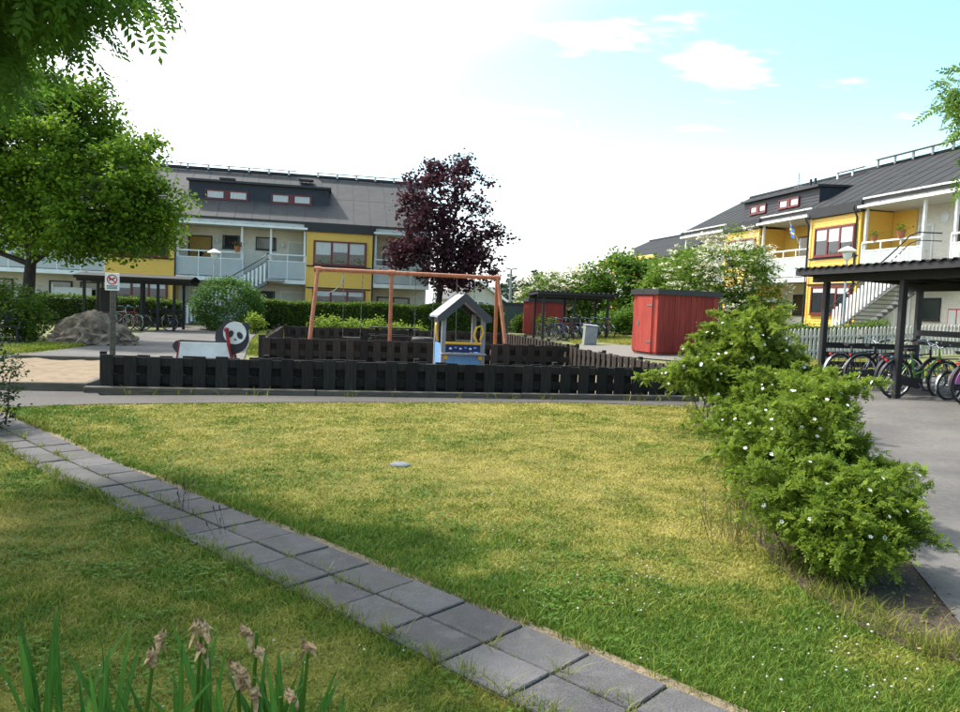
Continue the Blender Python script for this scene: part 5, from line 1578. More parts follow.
def bicycle(label, loc, rz, colour, r=0.345, guards='chrome', basket=False, rack=True, step=False, lean=0.05, bag=None, steer=0.12, group='bicycles in the near shelter', skirt=None, spokes=True, seat_h=0.93, bar='city'):
    """x forward, rear axle at x=0"""
    fm_ = bike_mat(colour)
    t = empty('bicycle', loc, rz, label, 'bicycle', group)
    t.rotation_euler = (lean, 0, rz)
    wb = 1.06 if r > 0.3 else 0.96
    bbx, bbz = 0.44, 0.285
    sx, sz = 0.27, seat_h - 0.09
    hx, hz = wb - 0.165, 0.83
    fr = MB()
    fr.tube([(bbx, 0, bbz), (sx, 0, sz)], 0.016, 8)
    if step: fr.tube([(hx + 0.035, 0, hz - 0.18), (0.68, 0, 0.42), (bbx, 0, bbz + 0.02)], 0.018, 8); fr.tube([(hx + 0.02, 0, hz - 0.06), (0.62, 0, 0.52), (bbx - 0.04, 0, bbz + 0.16)], 0.014, 8)
    else: fr.tube([(hx + 0.035, 0, hz - 0.18), (bbx, 0, bbz)], 0.018, 8); fr.tube([(hx + 0.01, 0, hz - 0.05), (sx + 0.03, 0, sz - 0.12)], 0.015, 8)
    fr.tube([(hx + 0.045, 0, hz - 0.22), (hx, 0, hz + 0.04)], 0.02, 8)
    for s_ in (-1, 1):
        fr.tube([(bbx - 0.03, s_ * 0.025, bbz), (0, s_ * 0.058, r)], 0.009, 6); fr.tube([(sx + 0.01, s_ * 0.018, sz - 0.14), (0, s_ * 0.058, r)], 0.008, 6)
    fr.build('frame', fm_, t, smooth=True)
    fk = MB(); fk.tube([(hx + 0.045, 0, hz - 0.22), (hx, 0, hz + 0.12)], 0.013, 7)
    for s_ in (-1, 1): fk.tube([(hx + 0.05, s_ * 0.045, hz - 0.23), (hx + 0.10, s_ * 0.05, 0.45), (wb, s_ * 0.05, r)], 0.011, 6)
    fk.build('fork', fm_, t, smooth=True)
    wheel_parts(r, t, (0, 0, r)); wheel_parts(r, t, (wb, 0, r))
    gr = 'chrome' if guards == 'chrome' else (fm_ if guards == 'frame' else 'sign_black')
    for cx_, a0, a1 in ((0, rad(-15), rad(150)), (wb, rad(30), rad(190))):
        gm = MB(); b0 = 0; k_ = 14
        for i in range(k_ + 1):
            a = a0 + (a1 - a0) * i / k_
            if cx_ == 0: a = math.pi - a
            for y, dr_ in ((-0.03, 0.0), (0, 0.012), (0.03, 0.0)):
                gm.v.append((cx_ + (r + 0.032 + dr_) * math.cos(a), y, r + (r + 0.032 + dr_) * math.sin(a)))
        for i in range(k_):
            for j in range(2): gm.f.append((3 * i + j, 3 * i + j + 1, 3 * i + j + 4, 3 * i + j + 3))
        gm.build('mudguard', gr, t, smooth=True)
    sd = MB(); n = 10
    out = [(-0.14, 0.085), (-0.10, 0.105), (-0.02, 0.075), (0.06, 0.03), (0.13, 0.018)]
    pts = [(sx - 0.02 + a, b) for a, b in out] + [(sx - 0.02 + a, -b) for a, b in out[::-1]]
    b0 = len(sd.v); m_ = len(pts)
    sd.v += [(a, b, seat_h) for a, b in pts] + [(a, b * 0.6, seat_h - 0.055) for a, b in pts]
    sd.f.append(tuple(range(m_ - 1, -1, -1))); sd.f.append(tuple(range(m_, 2 * m_)))
    for i in range(m_): sd.f.append((i, (i + 1) % m_, m_ + (i + 1) % m_, m_ + i))
    sd.build('saddle', 'saddle', t, smooth=True)
    MB().tube([(sx, 0, sz - 0.05), (sx - 0.025, 0, seat_h - 0.05)], 0.012, 7).build('seat_post', 'chrome', t, smooth=True)
    bz = hz + 0.17
    if bar == 'city': hp = [(hx - 0.20, -0.29, bz + 0.0), (hx - 0.05, -0.27, bz + 0.03), (hx + 0.04, -0.13, bz), (hx, 0, bz - 0.06), (hx + 0.04, 0.13, bz), (hx - 0.05, 0.27, bz + 0.03), (hx - 0.20, 0.29, bz)]
    else: hp = [(hx + 0.0, -0.31, bz + 0.01), (hx + 0.03, -0.15, bz), (hx + 0.02, 0, bz - 0.03), (hx + 0.03, 0.15, bz), (hx, 0.31, bz + 0.01)]
    hb = MB().tube(hp, 0.0115, 7).build('handlebar', 'chrome', t, smooth=True)
    for e0, e1 in ((hp[0], hp[1]), (hp[-1], hp[-2])):
        a, b = Vector(e0), Vector(e1); MB().tube([a - (b - a) * 0.05, a + (b - a) * 0.75], 0.017, 7).build('grip', 'rubber', hb, smooth=True)
    MB().lathe([(0.01, -0.02), (0.026, 0), (0.02, 0.025)], (hx + 0.02, 0.1, bz + 0.03), 8).build('bell', 'chrome', hb, smooth=True)
    cr = MB().tube([(bbx, -0.06, bbz), (bbx, 0.06, bbz)], 0.02, 8)
    cr.beam((bbx, -0.07, bbz), (bbx + 0.12, -0.07, bbz - 0.12), 0.012, 0.022); cr.beam((bbx, 0.07, bbz), (bbx - 0.12, 0.07, bbz + 0.12), 0.012, 0.022)
    cr.lathe([(0.085, -0.004), (0.085, 0.004)], (0, 0, 0), 4) if False else None
    ck = cr.build('crank', 'chrome', t)
    for q in ((bbx + 0.12, -0.12, bbz - 0.12), (bbx - 0.12, 0.12, bbz + 0.12)): MB().box(q[0] - 0.045, q[1] - 0.04, q[2] - 0.012, q[0] + 0.045, q[1] + 0.04, q[2] + 0.012).build('pedal', 'rubber', ck)
    cgp = [(-0.06, r - 0.06), (0.0, r - 0.075), (bbx, bbz - 0.11), (bbx + 0.09, bbz - 0.07), (bbx + 0.11, bbz + 0.02), (bbx + 0.05, bbz + 0.1), (0, r + 0.06), (-0.06, r + 0.04)]
    MB().slab(cgp, -0.062, -0.05).build('chain_guard', gr if guards != 'chrome' else 'sign_black', t)
    MB().tube([(bbx - 0.06, 0.04, bbz), (bbx - 0.12, 0.20, 0.02)], 0.009, 6).build('kickstand', 'chrome', t, smooth=True)
    if rack:
        rk = MB()
        for y in (-0.06, 0, 0.06): rk.tube([(0.18, y, 0.74), (-0.24, y, 0.73)], 0.006, 5)
        rk.tube([(-0.24, -0.06, 0.73), (-0.24, 0.06, 0.73)], 0.006, 5)
        for s_ in (-1, 1): rk.tube([(0.0, s_ * 0.06, r), (-0.14, s_ * 0.07, 0.73)], 0.006, 5)
        rk.build('rack', 'sign_black', t)
        MB().box(-0.268, -0.035, 0.675, -0.25, 0.035, 0.715).build('reflector', 'reflector_red', t, bevel=0.006)
    if basket:
        bk = MB(); x0_, x1_ = hx + 0.05, hx + 0.36
        for i in range(9):
            z = 0.80 + 0.026 * i; g_ = 0.012 * i * 0.4
            bk.tube([(x0_ - g_, -0.17 - g_, z), (x1_ + g_, -0.17 - g_, z), (x1_ + g_, 0.17 + g_, z), (x0_ - g_, 0.17 + g_, z)], 0.004, 4, closed=True)
        for i in range(8):
            y = -0.17 + 0.34 * i / 7
            bk.tube([(x0_, y, 0.80), (x1_, y, 0.80)], 0.003, 4); bk.tube([(x0_, y, 0.80), (x0_ - 0.03, y * 1.1, 1.01)], 0.003, 4); bk.tube([(x1_, y, 0.80), (x1_ + 0.03, y * 1.1, 1.01)], 0.003, 4)
        bk.build('basket', 'sign_black', t)
    if skirt:
        for y in (-0.075, 0.068):
            for i, c in enumerate(skirt):
                a0 = rad(60 + 62 * i); a1 = rad(118 + 62 * i)
                pts = circle(0, r, r - 0.01, 6, 1, a0, a1)[::-1] + circle(0, r, r * 0.35, 6, 1, a0, a1)
                MB().slab(pts[::-1], y, y + 0.007).build('skirt_guard', bike_mat(c), t)
    if bag:
        for s_ in (-1, 1): MB().box(-0.2, s_ * 0.14 - 0.05, 0.44, 0.12, s_ * 0.14 + 0.05, 0.74).build('pannier', bike_mat(bag), t, bevel=0.03)
    return t


# ================================================================== bike shelters
def shelter(label, loc, rz, lx, ly, h, posts, slope=-0.12, over=0.42, ridge=False, m='shelter_black', corr=True):
    """posts along both long sides; roof of corrugated sheet on beams. x along the row, y across"""
    t = empty('bike_shelter', loc, rz, label, 'bike shelter')
    pm = {}
    for x, y in posts:
        hh = h + slope * y / max(ly, 0.1) * 1.0
        MB().box(x - 0.055, y - 0.055, -0.2, x + 0.055, y + 0.055, hh).build('post', m, t, bevel=0.008)
    for y in sorted({b for a, b in posts}):
        z = h + slope * y / max(ly, 0.1)
        MB().box(-over, y - 0.05, z + 0.001, lx + over, y + 0.05, z + 0.15).build('beam', m, t)
    nr = max(3, int(lx / 0.75))
    z0, z1 = h + 0.151, h + slope + 0.151
    for i in range(nr + 1):
        x = -over + 0.06 + (lx + 2 * over - 0.12) * i / nr
        if ridge:
            ym = ly / 2
            MB().hexa([(x - 0.03, -over, z0), (x + 0.03, -over, z0), (x + 0.03, ym, z0 + 0.12), (x - 0.03, ym, z0 + 0.12), (x - 0.03, -over, z0 + 0.09), (x + 0.03, -over, z0 + 0.09), (x + 0.03, ym, z0 + 0.21), (x - 0.03, ym, z0 + 0.21)]).build('rafter', m, t)
        else:
            MB().hexa([(x - 0.03, -over, z0), (x + 0.03, -over, z0), (x + 0.03, ly + over, z1), (x - 0.03, ly + over, z1), (x - 0.03, -over, z0 + 0.09), (x + 0.03, -over, z0 + 0.09), (x + 0.03, ly + over, z1 + 0.09), (x - 0.03, ly + over, z1 + 0.09)]).build('rafter', m, t)
    # corrugated sheet
    def sheet_roof(xa, xb, ya, za, yb, zb, name='roof_sheet'):
        n = int((xb - xa) / 0.055) if corr else 1
        mb = MB(); th = 0.012
        for i in range(n + 1):
            x = xa + (xb - xa) * i / n; w = 0.018 * (1 if i % 4 in (0, 1) else -1)
            if not corr: w = 0
            mb.v += [(x, ya, za + w), (x, yb, zb + w), (x, ya, za + w - th), (x, yb, zb + w - th)]
        for i in range(n):
            a, b = 4 * i, 4 * i + 4
            mb.f += [(a, b, b + 1, a + 1), (a + 2, a + 3, b + 3, b + 2), (a, a + 2, b + 2, b), (a + 1, b + 1, b + 3, a + 3)]
        mb.f += [(0, 1, 3, 2), (4 * n, 4 * n + 2, 4 * n + 3, 4 * n + 1)]
        return mb.build(name, 'shelter_roof', t)
    e = over + 0.06
    if ridge:
        ym = ly / 2
        sheet_roof(-e, lx + e, -e, z0 + 0.10, ym, z0 + 0.25); sheet_roof(-e, lx + e, ym, z0 + 0.25, ly + e, z0 + 0.10)
    else: sheet_roof(-e, lx + e, -e, z0 + 0.125, ly + e, z1 + 0.125)
    for y, z in ((-over - 0.03, z0), (ly + over + 0.005, z0 if ridge else z1)):
        MB().box(-over - 0.03, y, z - 0.02, lx + over + 0.03, y + 0.025, z + 0.10).build('fascia', m, t)
    for x in (-over - 0.032, lx + over + 0.007):
        if ridge:
            MB().slab([(-1, 0)], 0, 0) if False else None
        else:
            MB().hexa([(x, -over, z0 - 0.02), (x + 0.025, -over, z0 - 0.02), (x + 0.025, ly + over, z1 - 0.02), (x, ly + over, z1 - 0.02), (x, -over, z0 + 0.10), (x + 0.025, -over, z0 + 0.10), (x + 0.025, ly + over, z1 + 0.10), (x, ly + over, z1 + 0.10)]).build('fascia', m, t)
    return t


# near shelter: x runs along -V (towards the viewer), y along +U
P1 = G(820, 386)
S_RZ = A12 - math.pi / 2
ns_ = shelter('large black roofed bike shelter beside the asphalt path', (P1.x, P1.y, P1.z), S_RZ, 6.6, 2.3, 2.2, [(0, 0), (2.15, 0), (4.3, 0), (6.6, 0), (0, 2.3), (2.2, 2.3), (4.4, 2.3), (6.6, 2.3)], slope=-0.10)
for i, z in enumerate((0.22, 0.42, 0.62, 0.82)):
    MB().box(0.02, 0.06, z, 0.045, 2.24, z + 0.12).build('end_board', 'shelter_black', ns_)
for i, z in enumerate((0.95, 1.15)):
    MB().box(0.06, 2.20, z, 6.5, 2.225, z + 0.12).build('back_board', 'shelter_black', ns_)
rk = empty('bike_rack', loc_on(ns_, 0.2, 1.55, 0.13), S_RZ, 'low steel bike rack under the near shelter roof', 'bike rack')
MB().tube([(0, 0, 0.35), (6.2, 0, 0.35)], 0.022, 8).build('rail', 'grey_metal', rk, smooth=True)
for i in range(12):
    x = 0.3 + i * 0.5
    MB().tube([(x, -0.22, -0.1), (x, -0.2, 0.3), (x, 0, 0.42), (x, 0.18, 0.3), (x, 0.2, -0.1)], 0.010, 6).build('hoop', 'grey_metal', rk, smooth=True)


def near_bike(x, y, label, colour, turn=0.0, **k):
    o = loc_on(ns_, x, y, 0)
    return bicycle(label, (o.x, o.y, T(o.x, o.y) + 0.014), A12 + turn, colour, **k)


near_bike(0.35, 0.12, 'dark bicycle farthest in, next to the shelter end boards', (0.02, 0.02, 0.03), 0.1, guards='chrome', lean=0.08)
near_bike(0.85, 0.30, 'black bicycle with red rear reflector, second from the shelter end boards', (0.03, 0.012, 0.012), -0.05, guards='black', lean=-0.05)
near_bike(1.45, 0.45, 'black bicycle with rear panniers leaning behind the green one', (0.015, 0.015, 0.018), 0.08, guards='black', bag=(0.02, 0.03, 0.07), lean=0.06)
near_bike(2.05, 0.05, 'bright green framed bicycle behind the front shelter post', (0.10, 0.30, 0.04), 0.02, guards='black', lean=0.05, step=True)
near_bike(2.55, 0.75, 'small-wheeled pale green bicycle with silver mudguards', (0.16, 0.40, 0.22), -0.04, r=0.25, guards='chrome', lean=0.04, step=True, seat_h=0.88)
near_bike(3.05, 0.62, 'white framed bicycle with orange and purple skirt guard', (0.55, 0.55, 0.52), 0.06, guards='black', skirt=((0.62, 0.20, 0.06), (0.45, 0.18, 0.42)), lean=0.05, step=True)
near_bike(3.55, 0.55, 'black bicycle with red rear mudguard light at the frame edge', (0.30, 0.02, 0.02), -0.03, guards='black', lean=-0.04)

# far shelter
FS = G(543, 341)
fs = shelter('small black roofed bike rack in front of the far red shed', (FS.x, FS.y + 0.6, FS.z), rad(6), 3.0, 2.2, 1.98, [(0, 0), (1.45, 0), (3.0, 0), (0, 2.2), (1.45, 2.2), (3.0, 2.2)], slope=-0.05, over=0.3)
cols = [((0.02, 0.02, 0.03), 'black'), ((0.05, 0.10, 0.35), 'blue'), ((0.30, 0.02, 0.03), 'red'), ((0.45, 0.45, 0.47), 'silver'), ((0.16, 0.03, 0.16), 'purple'), ((0.03, 0.10, 0.06), 'dark green'), ((0.36, 0.07, 0.12), 'pink')]
for i, (c, nm) in enumerate(cols):
    o = loc_on(fs, 0.10 + i * 0.42, 0.75 + 0.06 * (i % 2), 0)
    bicycle('%s bicycle standing in the far roofed bike rack' % nm, (o.x, o.y, T(o.x, o.y) + 0.0), rad(6) + rad(-62), c, group='bicycles in the far rack', lean=0.06, basket=(i == 2), bag=(0.05, 0.04, 0.10) if i == 4 else None)

# shelter by the yellow house
LS = G(100, 331.5)
LS = D(84, 331, 31.5)
ls = shelter('dark gabled bike shelter in front of the yellow house', (LS.x, LS.y, 0), A12, 3.9, 2.0, 2.0, [(0.0, 0), (2.25, 0), (2.9, 0), (3.55, 0), (0.0, 2.0), (1.9, 2.0), (3.6, 2.0)], slope=0.0, over=0.3, ridge=True, corr=False)
for z in (0.35, 0.75): MB().box(0, 2.0, z, 3.6, 2.03, z + 0.14).build('back_board', 'shelter_black', ls)
MB().box(0.35, 0.9, 0.02, 0.95, 1.3, 1.75).build('storage_locker', 'shelter_black', ls, bevel=0.02)
for i, (x, c, nm) in enumerate(((2.55, (0.02, 0.02, 0.022), 'black bicycle side-on under the dark gabled shelter'), (1.55, (0.35, 0.03, 0.03), 'red bicycle leaning among others in the gabled shelter'), (1.15, (0.42, 0.44, 0.46), 'silver bicycle leaning among others in the gabled shelter'))):
    o = loc_on(ls, x, 0.25 + 0.2 * i, 0)
    bicycle(nm, (o.x - 0.3, o.y, 0.008), A12 + (0.12 if i == 0 else -0.6), c, group='bicycles in the gabled shelter', lean=0.05)

# ================================================================== picket fence
pk = G(808, 360)
k0 = pk - UX * 2.6
pf_ = empty('picket_fence', (k0.x, k0.y, 0), A12, 'grey weathered picket fence behind the near bike shelter', 'fence')
pkm = MB().slab([(-0.038, 0), (0.038, 0), (0.038, 0.86), (0.02, 0.905), (0, 0.92), (-0.02, 0.905), (-0.038, 0.86)], -0.012, 0.012).mesh('picket', 'grey_wood')
npk = 66
for i in range(npk):
    x = i * 0.132
    q = k0 + UX * x
    put('picket', pkm, pf_, (x, 0, T(q.x, q.y) + 0.02 + random.uniform(-0.012, 0.012)), (0, random.uniform(-0.012, 0.012), 0))
for z in (0.25, 0.68):
    a, b = k0, k0 + UX * (npk * 0.132)
    MB().beam((-0.05, 0.03, T(a.x, a.y) + z), (npk * 0.132, 0.03, T(b.x, b.y) + z), 0.03, 0.07).build('rail', 'grey_wood', pf_)
for i in range(5):
    x = i * npk * 0.132 / 4; q = k0 + UX * x
    MB().box(x - 0.04, 0.046, T(q.x, q.y) - 0.1, x + 0.04, 0.126, T(q.x, q.y) + 0.85).build('post', 'grey_wood', pf_)

# ================================================================== lamps and poles
def park_lamp(label, loc, h):
    t = empty('park_lamp', loc, 0, label, 'street lamp')
    MB().lathe([(0.075, 0), (0.075, 0.5), (0.045, 0.55), (0.038, h - 0.35)], n=12).build('pole', 'steel', t, smooth=True)
    MB().lathe([(0.05, h - 0.36), (0.16, h - 0.20), (0.17, h - 0.05), (0.15, h)], n=16).build('glass', 'lamp_white', t, smooth=True)
    MB().lathe([(0.33, h - 0.02), (0.34, h + 0.01), (0.27, h + 0.07), (0.10, h + 0.17), (0.02, h + 0.19)], n=20).build('lamp_shade', 'lamp_white', t, smooth=True)
    return t


q = D(213, 330, 38.0); park_lamp('white hooded lamp post behind the round clipped bush', (q.x, q.y, 0), 3.75)
q = D(842, 330, 29.0); park_lamp('white hooded lamp post in front of the yellow bay by picket fence', (q.x, q.y, T(q.x, q.y)), 3.55)
q = D(510, 300, 75.0)
tl = empty('light_pole', (q.x, q.y, 0), 0, 'tall thin far light pole with two small heads', 'light pole')
MB().lathe([(0.14, 0), (0.10, 5.4)], n=8).build('pole', 'grey_metal', tl, smooth=True)
for s_ in (-1, 1): MB().hexa([(s_ * 0.05, -0.12, 5.35), (s_ * 0.6, -0.12, 5.45), (s_ * 0.6, 0.12, 5.45), (s_ * 0.05, 0.12, 5.35), (s_ * 0.05, -0.12, 5.47), (s_ * 0.6, -0.12, 5.55), (s_ * 0.6, 0.12, 5.55), (s_ * 0.05, 0.12, 5.47)]).build('lamp_head', 'grey_metal', tl)

# far pale house
q = D(484, 303, 85.0)
fh = empty('far_house', (q.x, q.y, 0), rad(20), 'far cream house with grey roof behind the purple tree', 'house')
MB().slab([(-3.5, 0), (2.2, 0), (2.2, 2.5), (-0.6, 4.3), (-3.5, 2.5)], 0, 7).build('wall', 'house_cream', fh)
MB().hexa([(-0.6, -0.5, 4.25), (2.7, -0.5, 2.15), (2.7, 7.5, 2.15), (-0.6, 7.5, 4.25), (-0.6, -0.5, 4.45), (2.7, -0.5, 2.32), (2.7, 7.5, 2.32), (-0.6, 7.5, 4.45)]).build('roof', 'roof_sheet', fh)
MB().hexa([(-0.6, -0.5, 4.25), (-3.9, -0.5, 2.15), (-3.9, 7.5, 2.15), (-0.6, 7.5, 4.25), (-0.6, -0.5, 4.45), (-3.9, -0.5, 2.32), (-3.9, 7.5, 2.32), (-0.6, 7.5, 4.45)]).build('roof', 'roof_sheet', fh)
for s_ in (1, -1): MB().beam((-0.6, -0.55, 4.35), (-0.6 + s_ * 3.3, -0.55, 2.25), 0.06, 0.28).build('barge_board', 'white_paint', fh)
window(fh, -1.5, 1.0, 0.0, 2.2, -0.01, 'white_paint', 2)

# bench at the edge of the yard
q = D(-8, 340, 22.0)
bn = empty('park_bench', (q.x, q.y, 0), rad(25), 'dark slatted park bench in front of the leafy shrub', 'bench')
for i in range(4): MB().box(-0.8, -0.25 + i * 0.12, 0.44, 0.8, -0.15 + i * 0.12, 0.47).build('seat_slat', 'shelter_black', bn)
for i in range(3): MB().box(-0.8, 0.25 + i * 0.03, 0.56 + i * 0.13, 0.8, 0.28 + i * 0.03, 0.66 + i * 0.13).build('back_slat', 'shelter_black', bn)
for x in (-0.65, 0.65):
    MB().beam((x, -0.2, 0.44), (x, -0.24, 0), 0.05, 0.05).build('leg', 'shelter_black', bn); MB().beam((x, 0.36, 0.95), (x, 0.16, 0), 0.05, 0.05).build('leg', 'shelter_black', bn)

# boulder
q = G(76, 345.5)
me = bpy.data.meshes.new('boulder'); bm = bmesh.new()
bmesh.ops.create_icosphere(bm, subdivisions=5, radius=1.0)
from mathutils import noise as mnoise
for v in bm.verts:
    d = v.co.normalized()
    a = 1 + 0.22 * mnoise.noise(d * 1.6 + Vector((3, 1, 7))) + 0.20 * mnoise.noise(d * 3.4) + 0.11 * mnoise.noise(d * 7.5) + 0.06 * mnoise.noise(d * 17) + 0.03 * mnoise.noise(d * 36)
    ridged = 0.07 * (1 - abs(mnoise.noise(d * 4.2 + Vector((9, 4, 2)))) * 2)
    v.co = Vector((d.x * (a + ridged) * 1.42, d.y * a * 1.0, max(-0.15, d.z * (a + ridged)) * 1.12))
    v.co.z *= 1.12 - 0.62 * max(0, abs(v.co.x + 0.12) / 1.5) ** 1.0
    v.co.x += 0.12 * v.co.z
for v in bm.verts: v.co.z = max(v.co.z, -0.15)
bm.to_mesh(me); bm.free(); me.materials.append(MATS['rock'])
for pgn in me.polygons: pgn.use_smooth = True
me.set_sharp_from_angle(angle=rad(28))
bo = put('boulder', me, None, (q.x, q.y + 0.9, -0.02), None, (0.86, 0.85, 0.82)); tag(bo, 'big rough grey brown boulder beside the asphalt yard', 'boulder')
q2 = G(50, 342)
bo2 = put('boulder', me, None, (q2.x, q2.y + 1.0, 0.0), (0, 0, 2.1), (0.42, 0.5, 0.55)); tag(bo2, 'small boulder leaning against the big one by the leafy shrub', 'boulder')

# ================================================================== trees and shrubs
LT = D(26, 345, 25.0)
def crown_px(base, y0, items):
    """blobs given as picture x, picture y, distance, radii -> local to the tree's base"""
    out = []
    for x, y, dy, rx, ry, rz in items:
        p = D(x, y, y0 + dy); out.append((p.x - base.x, p.y - base.y, p.z - 0.0, rx, ry, rz))
    return out


base = Vector((LT.x, LT.y, 0))
tree('broadleaf_tree', 'large green broadleaf tree shading the yard beside the boulder', base,
     crown_px(base, 25.0, [(40, 150, 0, 2.2, 2.0, 1.9), (100, 190, -0.8, 1.9, 1.7, 1.5), (10, 210, 0.5, 2.0, 1.8, 1.5), (140, 215, 0.3, 1.45, 1.4, 1.1), (70, 120, 0.8, 1.6, 1.5, 1.2), (165, 205, 0, 0.9, 0.9, 0.8), (120, 150, 0.6, 1.15, 1.1, 0.9), (60, 232, -0.7, 1.4, 1.3, 0.8), (120, 246, -0.5, 1.0, 1.0, 0.6), (-60, 170, 0, 2.2, 2.0, 2.0), (95, 110, 0.2, 0.8, 0.8, 0.6), (150, 240, 0.2, 0.6, 0.6, 0.45), (-20, 110, 1, 2.0, 1.8, 1.5), (40, 90, 0.5, 1.3, 1.2, 0.8), (85, 92, 0.2, 0.7, 0.7, 0.45), (10, 60, 0.6, 1.3, 1.2, 0.8)]),
     1350, 52, 0.23, 0.135, 'leaf_maple', trunk=[(0, 0, 0), (0.05, 0, 1.2), (0.12, 0.05, 2.4), (0.3, 0.1, 3.8)], r0=0.24, seed=3, aspect=0.8, inner=0.3, limbs=13, twigs=60)

# rowan overhead: trunk outside the frame
base = Vector((-5.55, 4.9, 0.16))
tree('rowan_tree', 'near rowan tree whose feathery leaves hang into the upper corner', base,
     [(0.6, 0.3, 4.1, 1.4, 1.3, 0.6), (1.75, 0.35, 3.75, 0.8, 0.8, 0.36), (0.9, 1.6, 4.0, 1.2, 1.1, 0.6), (2.5, 0.3, 3.78, 0.5, 0.6, 0.25), (1.45, 1.1, 3.6, 0.7, 0.8, 0.32), (-1.0, -0.5, 4.4, 1.1, 1.1, 0.8), (0.2, -1.4, 4.2, 0.9, 0.9, 0.6), (0.4, 0.5, 4.9, 1.5, 1.4, 0.8), (1.7, -0.4, 4.5, 1.0, 1.0, 0.6), (2.2, 0.9, 4.1, 0.9, 0.9, 0.5), (0.6, 2.2, 3.55, 0.7, 0.8, 0.32)],
     380, 22, 0.2, 0.26, 'leaf_rowan', trunk=[(0, 0, 0), (0.05, 0.0, 1.5), (0.1, 0.1, 2.6), (0.3, 0.2, 3.3)], r0=0.11, seed=8, mode='pinnate', inner=0.25, limbs=12, twigs=110)

base = D(437, 340, 40.5); base = Vector((base.x, base.y, 0))
tree('purple_tree', 'dark purple leaved tree standing before the yellow and white house', base,
     crown_px(base, 40.5, [(445, 190, 0, 1.5, 1.5, 1.3), (425, 235, -0.4, 1.8, 1.7, 1.3), (465, 240, 0.2, 1.6, 1.5, 1.3), (455, 170, 0, 0.9, 0.9, 0.9), (436, 168, 0.4, 0.8, 0.8, 0.7), (410, 250, 0.3, 1.1, 1.2, 0.9), (440, 265, -0.3, 1.8, 1.6, 1.0), (480, 262, 0.2, 1.2, 1.1, 0.9), (478, 205, 0.2, 0.7, 0.8, 0.5), (492, 232, 0, 0.6, 0.7, 0.5), (503, 234, 0, 0.45, 0.5, 0.35), (415, 205, 0.3, 1.0, 1.0, 0.9), (408, 178, 0, 0.45, 0.5, 0.4), (460, 282, 0, 1.5, 1.3, 0.6), (398, 262, 0, 0.6, 0.7, 0.5), (466, 157, 0, 0.35, 0.4, 0.35), (484, 180, 0, 0.3, 0.35, 0.3)]),
     430, 30, 0.23, 0.20, 'leaf_purple', 'bark_dark', trunk=[(0, 0, 0), (0.0, 0, 1.6), (0.15, 0, 3.0), (0.3, 0, 4.6)], r0=0.20, seed=13, aspect=0.85, inner=0.2, limbs=15, twigs=60)

# tree reaching in from beside the frame, in front of the near shelter side
base = Vector((8.75, 8.7, T(8.75, 8.7)))
tree('rowan_tree', 'bright leafy tree reaching in over the near bike shelter', base,
     [(-0.2, 0, 4.2, 1.3, 1.3, 1.0), (-2.6, 0.0, 4.1, 0.6, 0.6, 0.4), (-2.35, 0.0, 4.2, 0.45, 0.5, 0.35), (-2.6, 0.1, 3.9, 0.45, 0.5, 0.3), (-2.6, 0.0, 3.35, 0.6, 0.6, 0.22), (0.4, -0.5, 5.2, 1.1, 1.1, 0.6), (-2.45, 0.1, 3.75, 0.5, 0.55, 0.4), (-3.05, 0.05, 3.95, 0.3, 0.3, 0.16), (-1.7, 0.1, 3.5, 0.8, 0.8, 0.4)],
     380, 26, 0.15, 0.22, 'leaf_tree_mid', trunk=[(0, 0, 0), (0, 0, 1.6), (-0.1, 0.05, 2.9)], r0=0.12, seed=18, mode='pinnate', inner=0.25, limbs=9, twigs=70)

# elders
base = G(735, 350); base = D(735, 350, 31.5); base = Vector((base.x, base.y, T(base.x, base.y)))
bz = base.z
def sub(bl): return [(a, b, c - bz, d, e, f) for a, b, c, d, e, f in bl]
tree('elder_bush', 'tall flowering elder with cream blossom behind the red shed', base,
     sub(crown_px(base, 31.5, [(733, 275, 0, 1.55, 1.4, 1.25), (708, 285, 0.2, 1.15, 1.1, 1.0), (760, 285, 0.2, 0.9, 1.0, 0.95), (728, 245, 0.2, 0.9, 0.9, 0.7), (752, 258, 0, 0.8, 0.8, 0.6), (690, 268, 0.4, 0.9, 0.9, 0.7), (730, 310, -0.3, 1.6, 1.3, 1.0), (770, 305, 0, 0.55, 0.6, 0.5), (680, 292, 0.5, 0.8, 0.8, 0.7)])),
     340, 34, 0.2, 0.15, 'leaf_elder', trunk=[(0, 0, 0), (0.1, 0, 0.8), (0.1, 0, 1.6)], r0=0.12, seed=23, aspect=0.55, inner=0.35, limbs=9, blossoms=300, bl_size=0.10, cat='bush')
base = D(566, 340, 46.0); base = Vector((base.x, base.y, T(base.x, base.y))); bz = base.z
tree('elder_bush', 'far elder crowded with white blossom behind the far red shed', base,
     sub(crown_px(base, 46.0, [(560, 292, 0, 2.0, 1.6, 1.0), (575, 285, 0, 1.4, 1.3, 0.9), (545, 300, 0.3, 1.3, 1.2, 0.9), (528, 304, 0.3, 0.9, 0.9, 0.5), (592, 288, 0, 1.0, 1.0, 0.8), (572, 310, 0.2, 2.0, 1.4, 1.1)])),
     230, 30, 0.26, 0.22, 'leaf_elder', trunk=[(0, 0, 0), (0.1, 0, 0.8), (0.1, 0, 1.6)], r0=0.12, seed=24, aspect=0.55, inner=0.35, limbs=6, blossoms=260, bl_size=0.16, cat='bush')

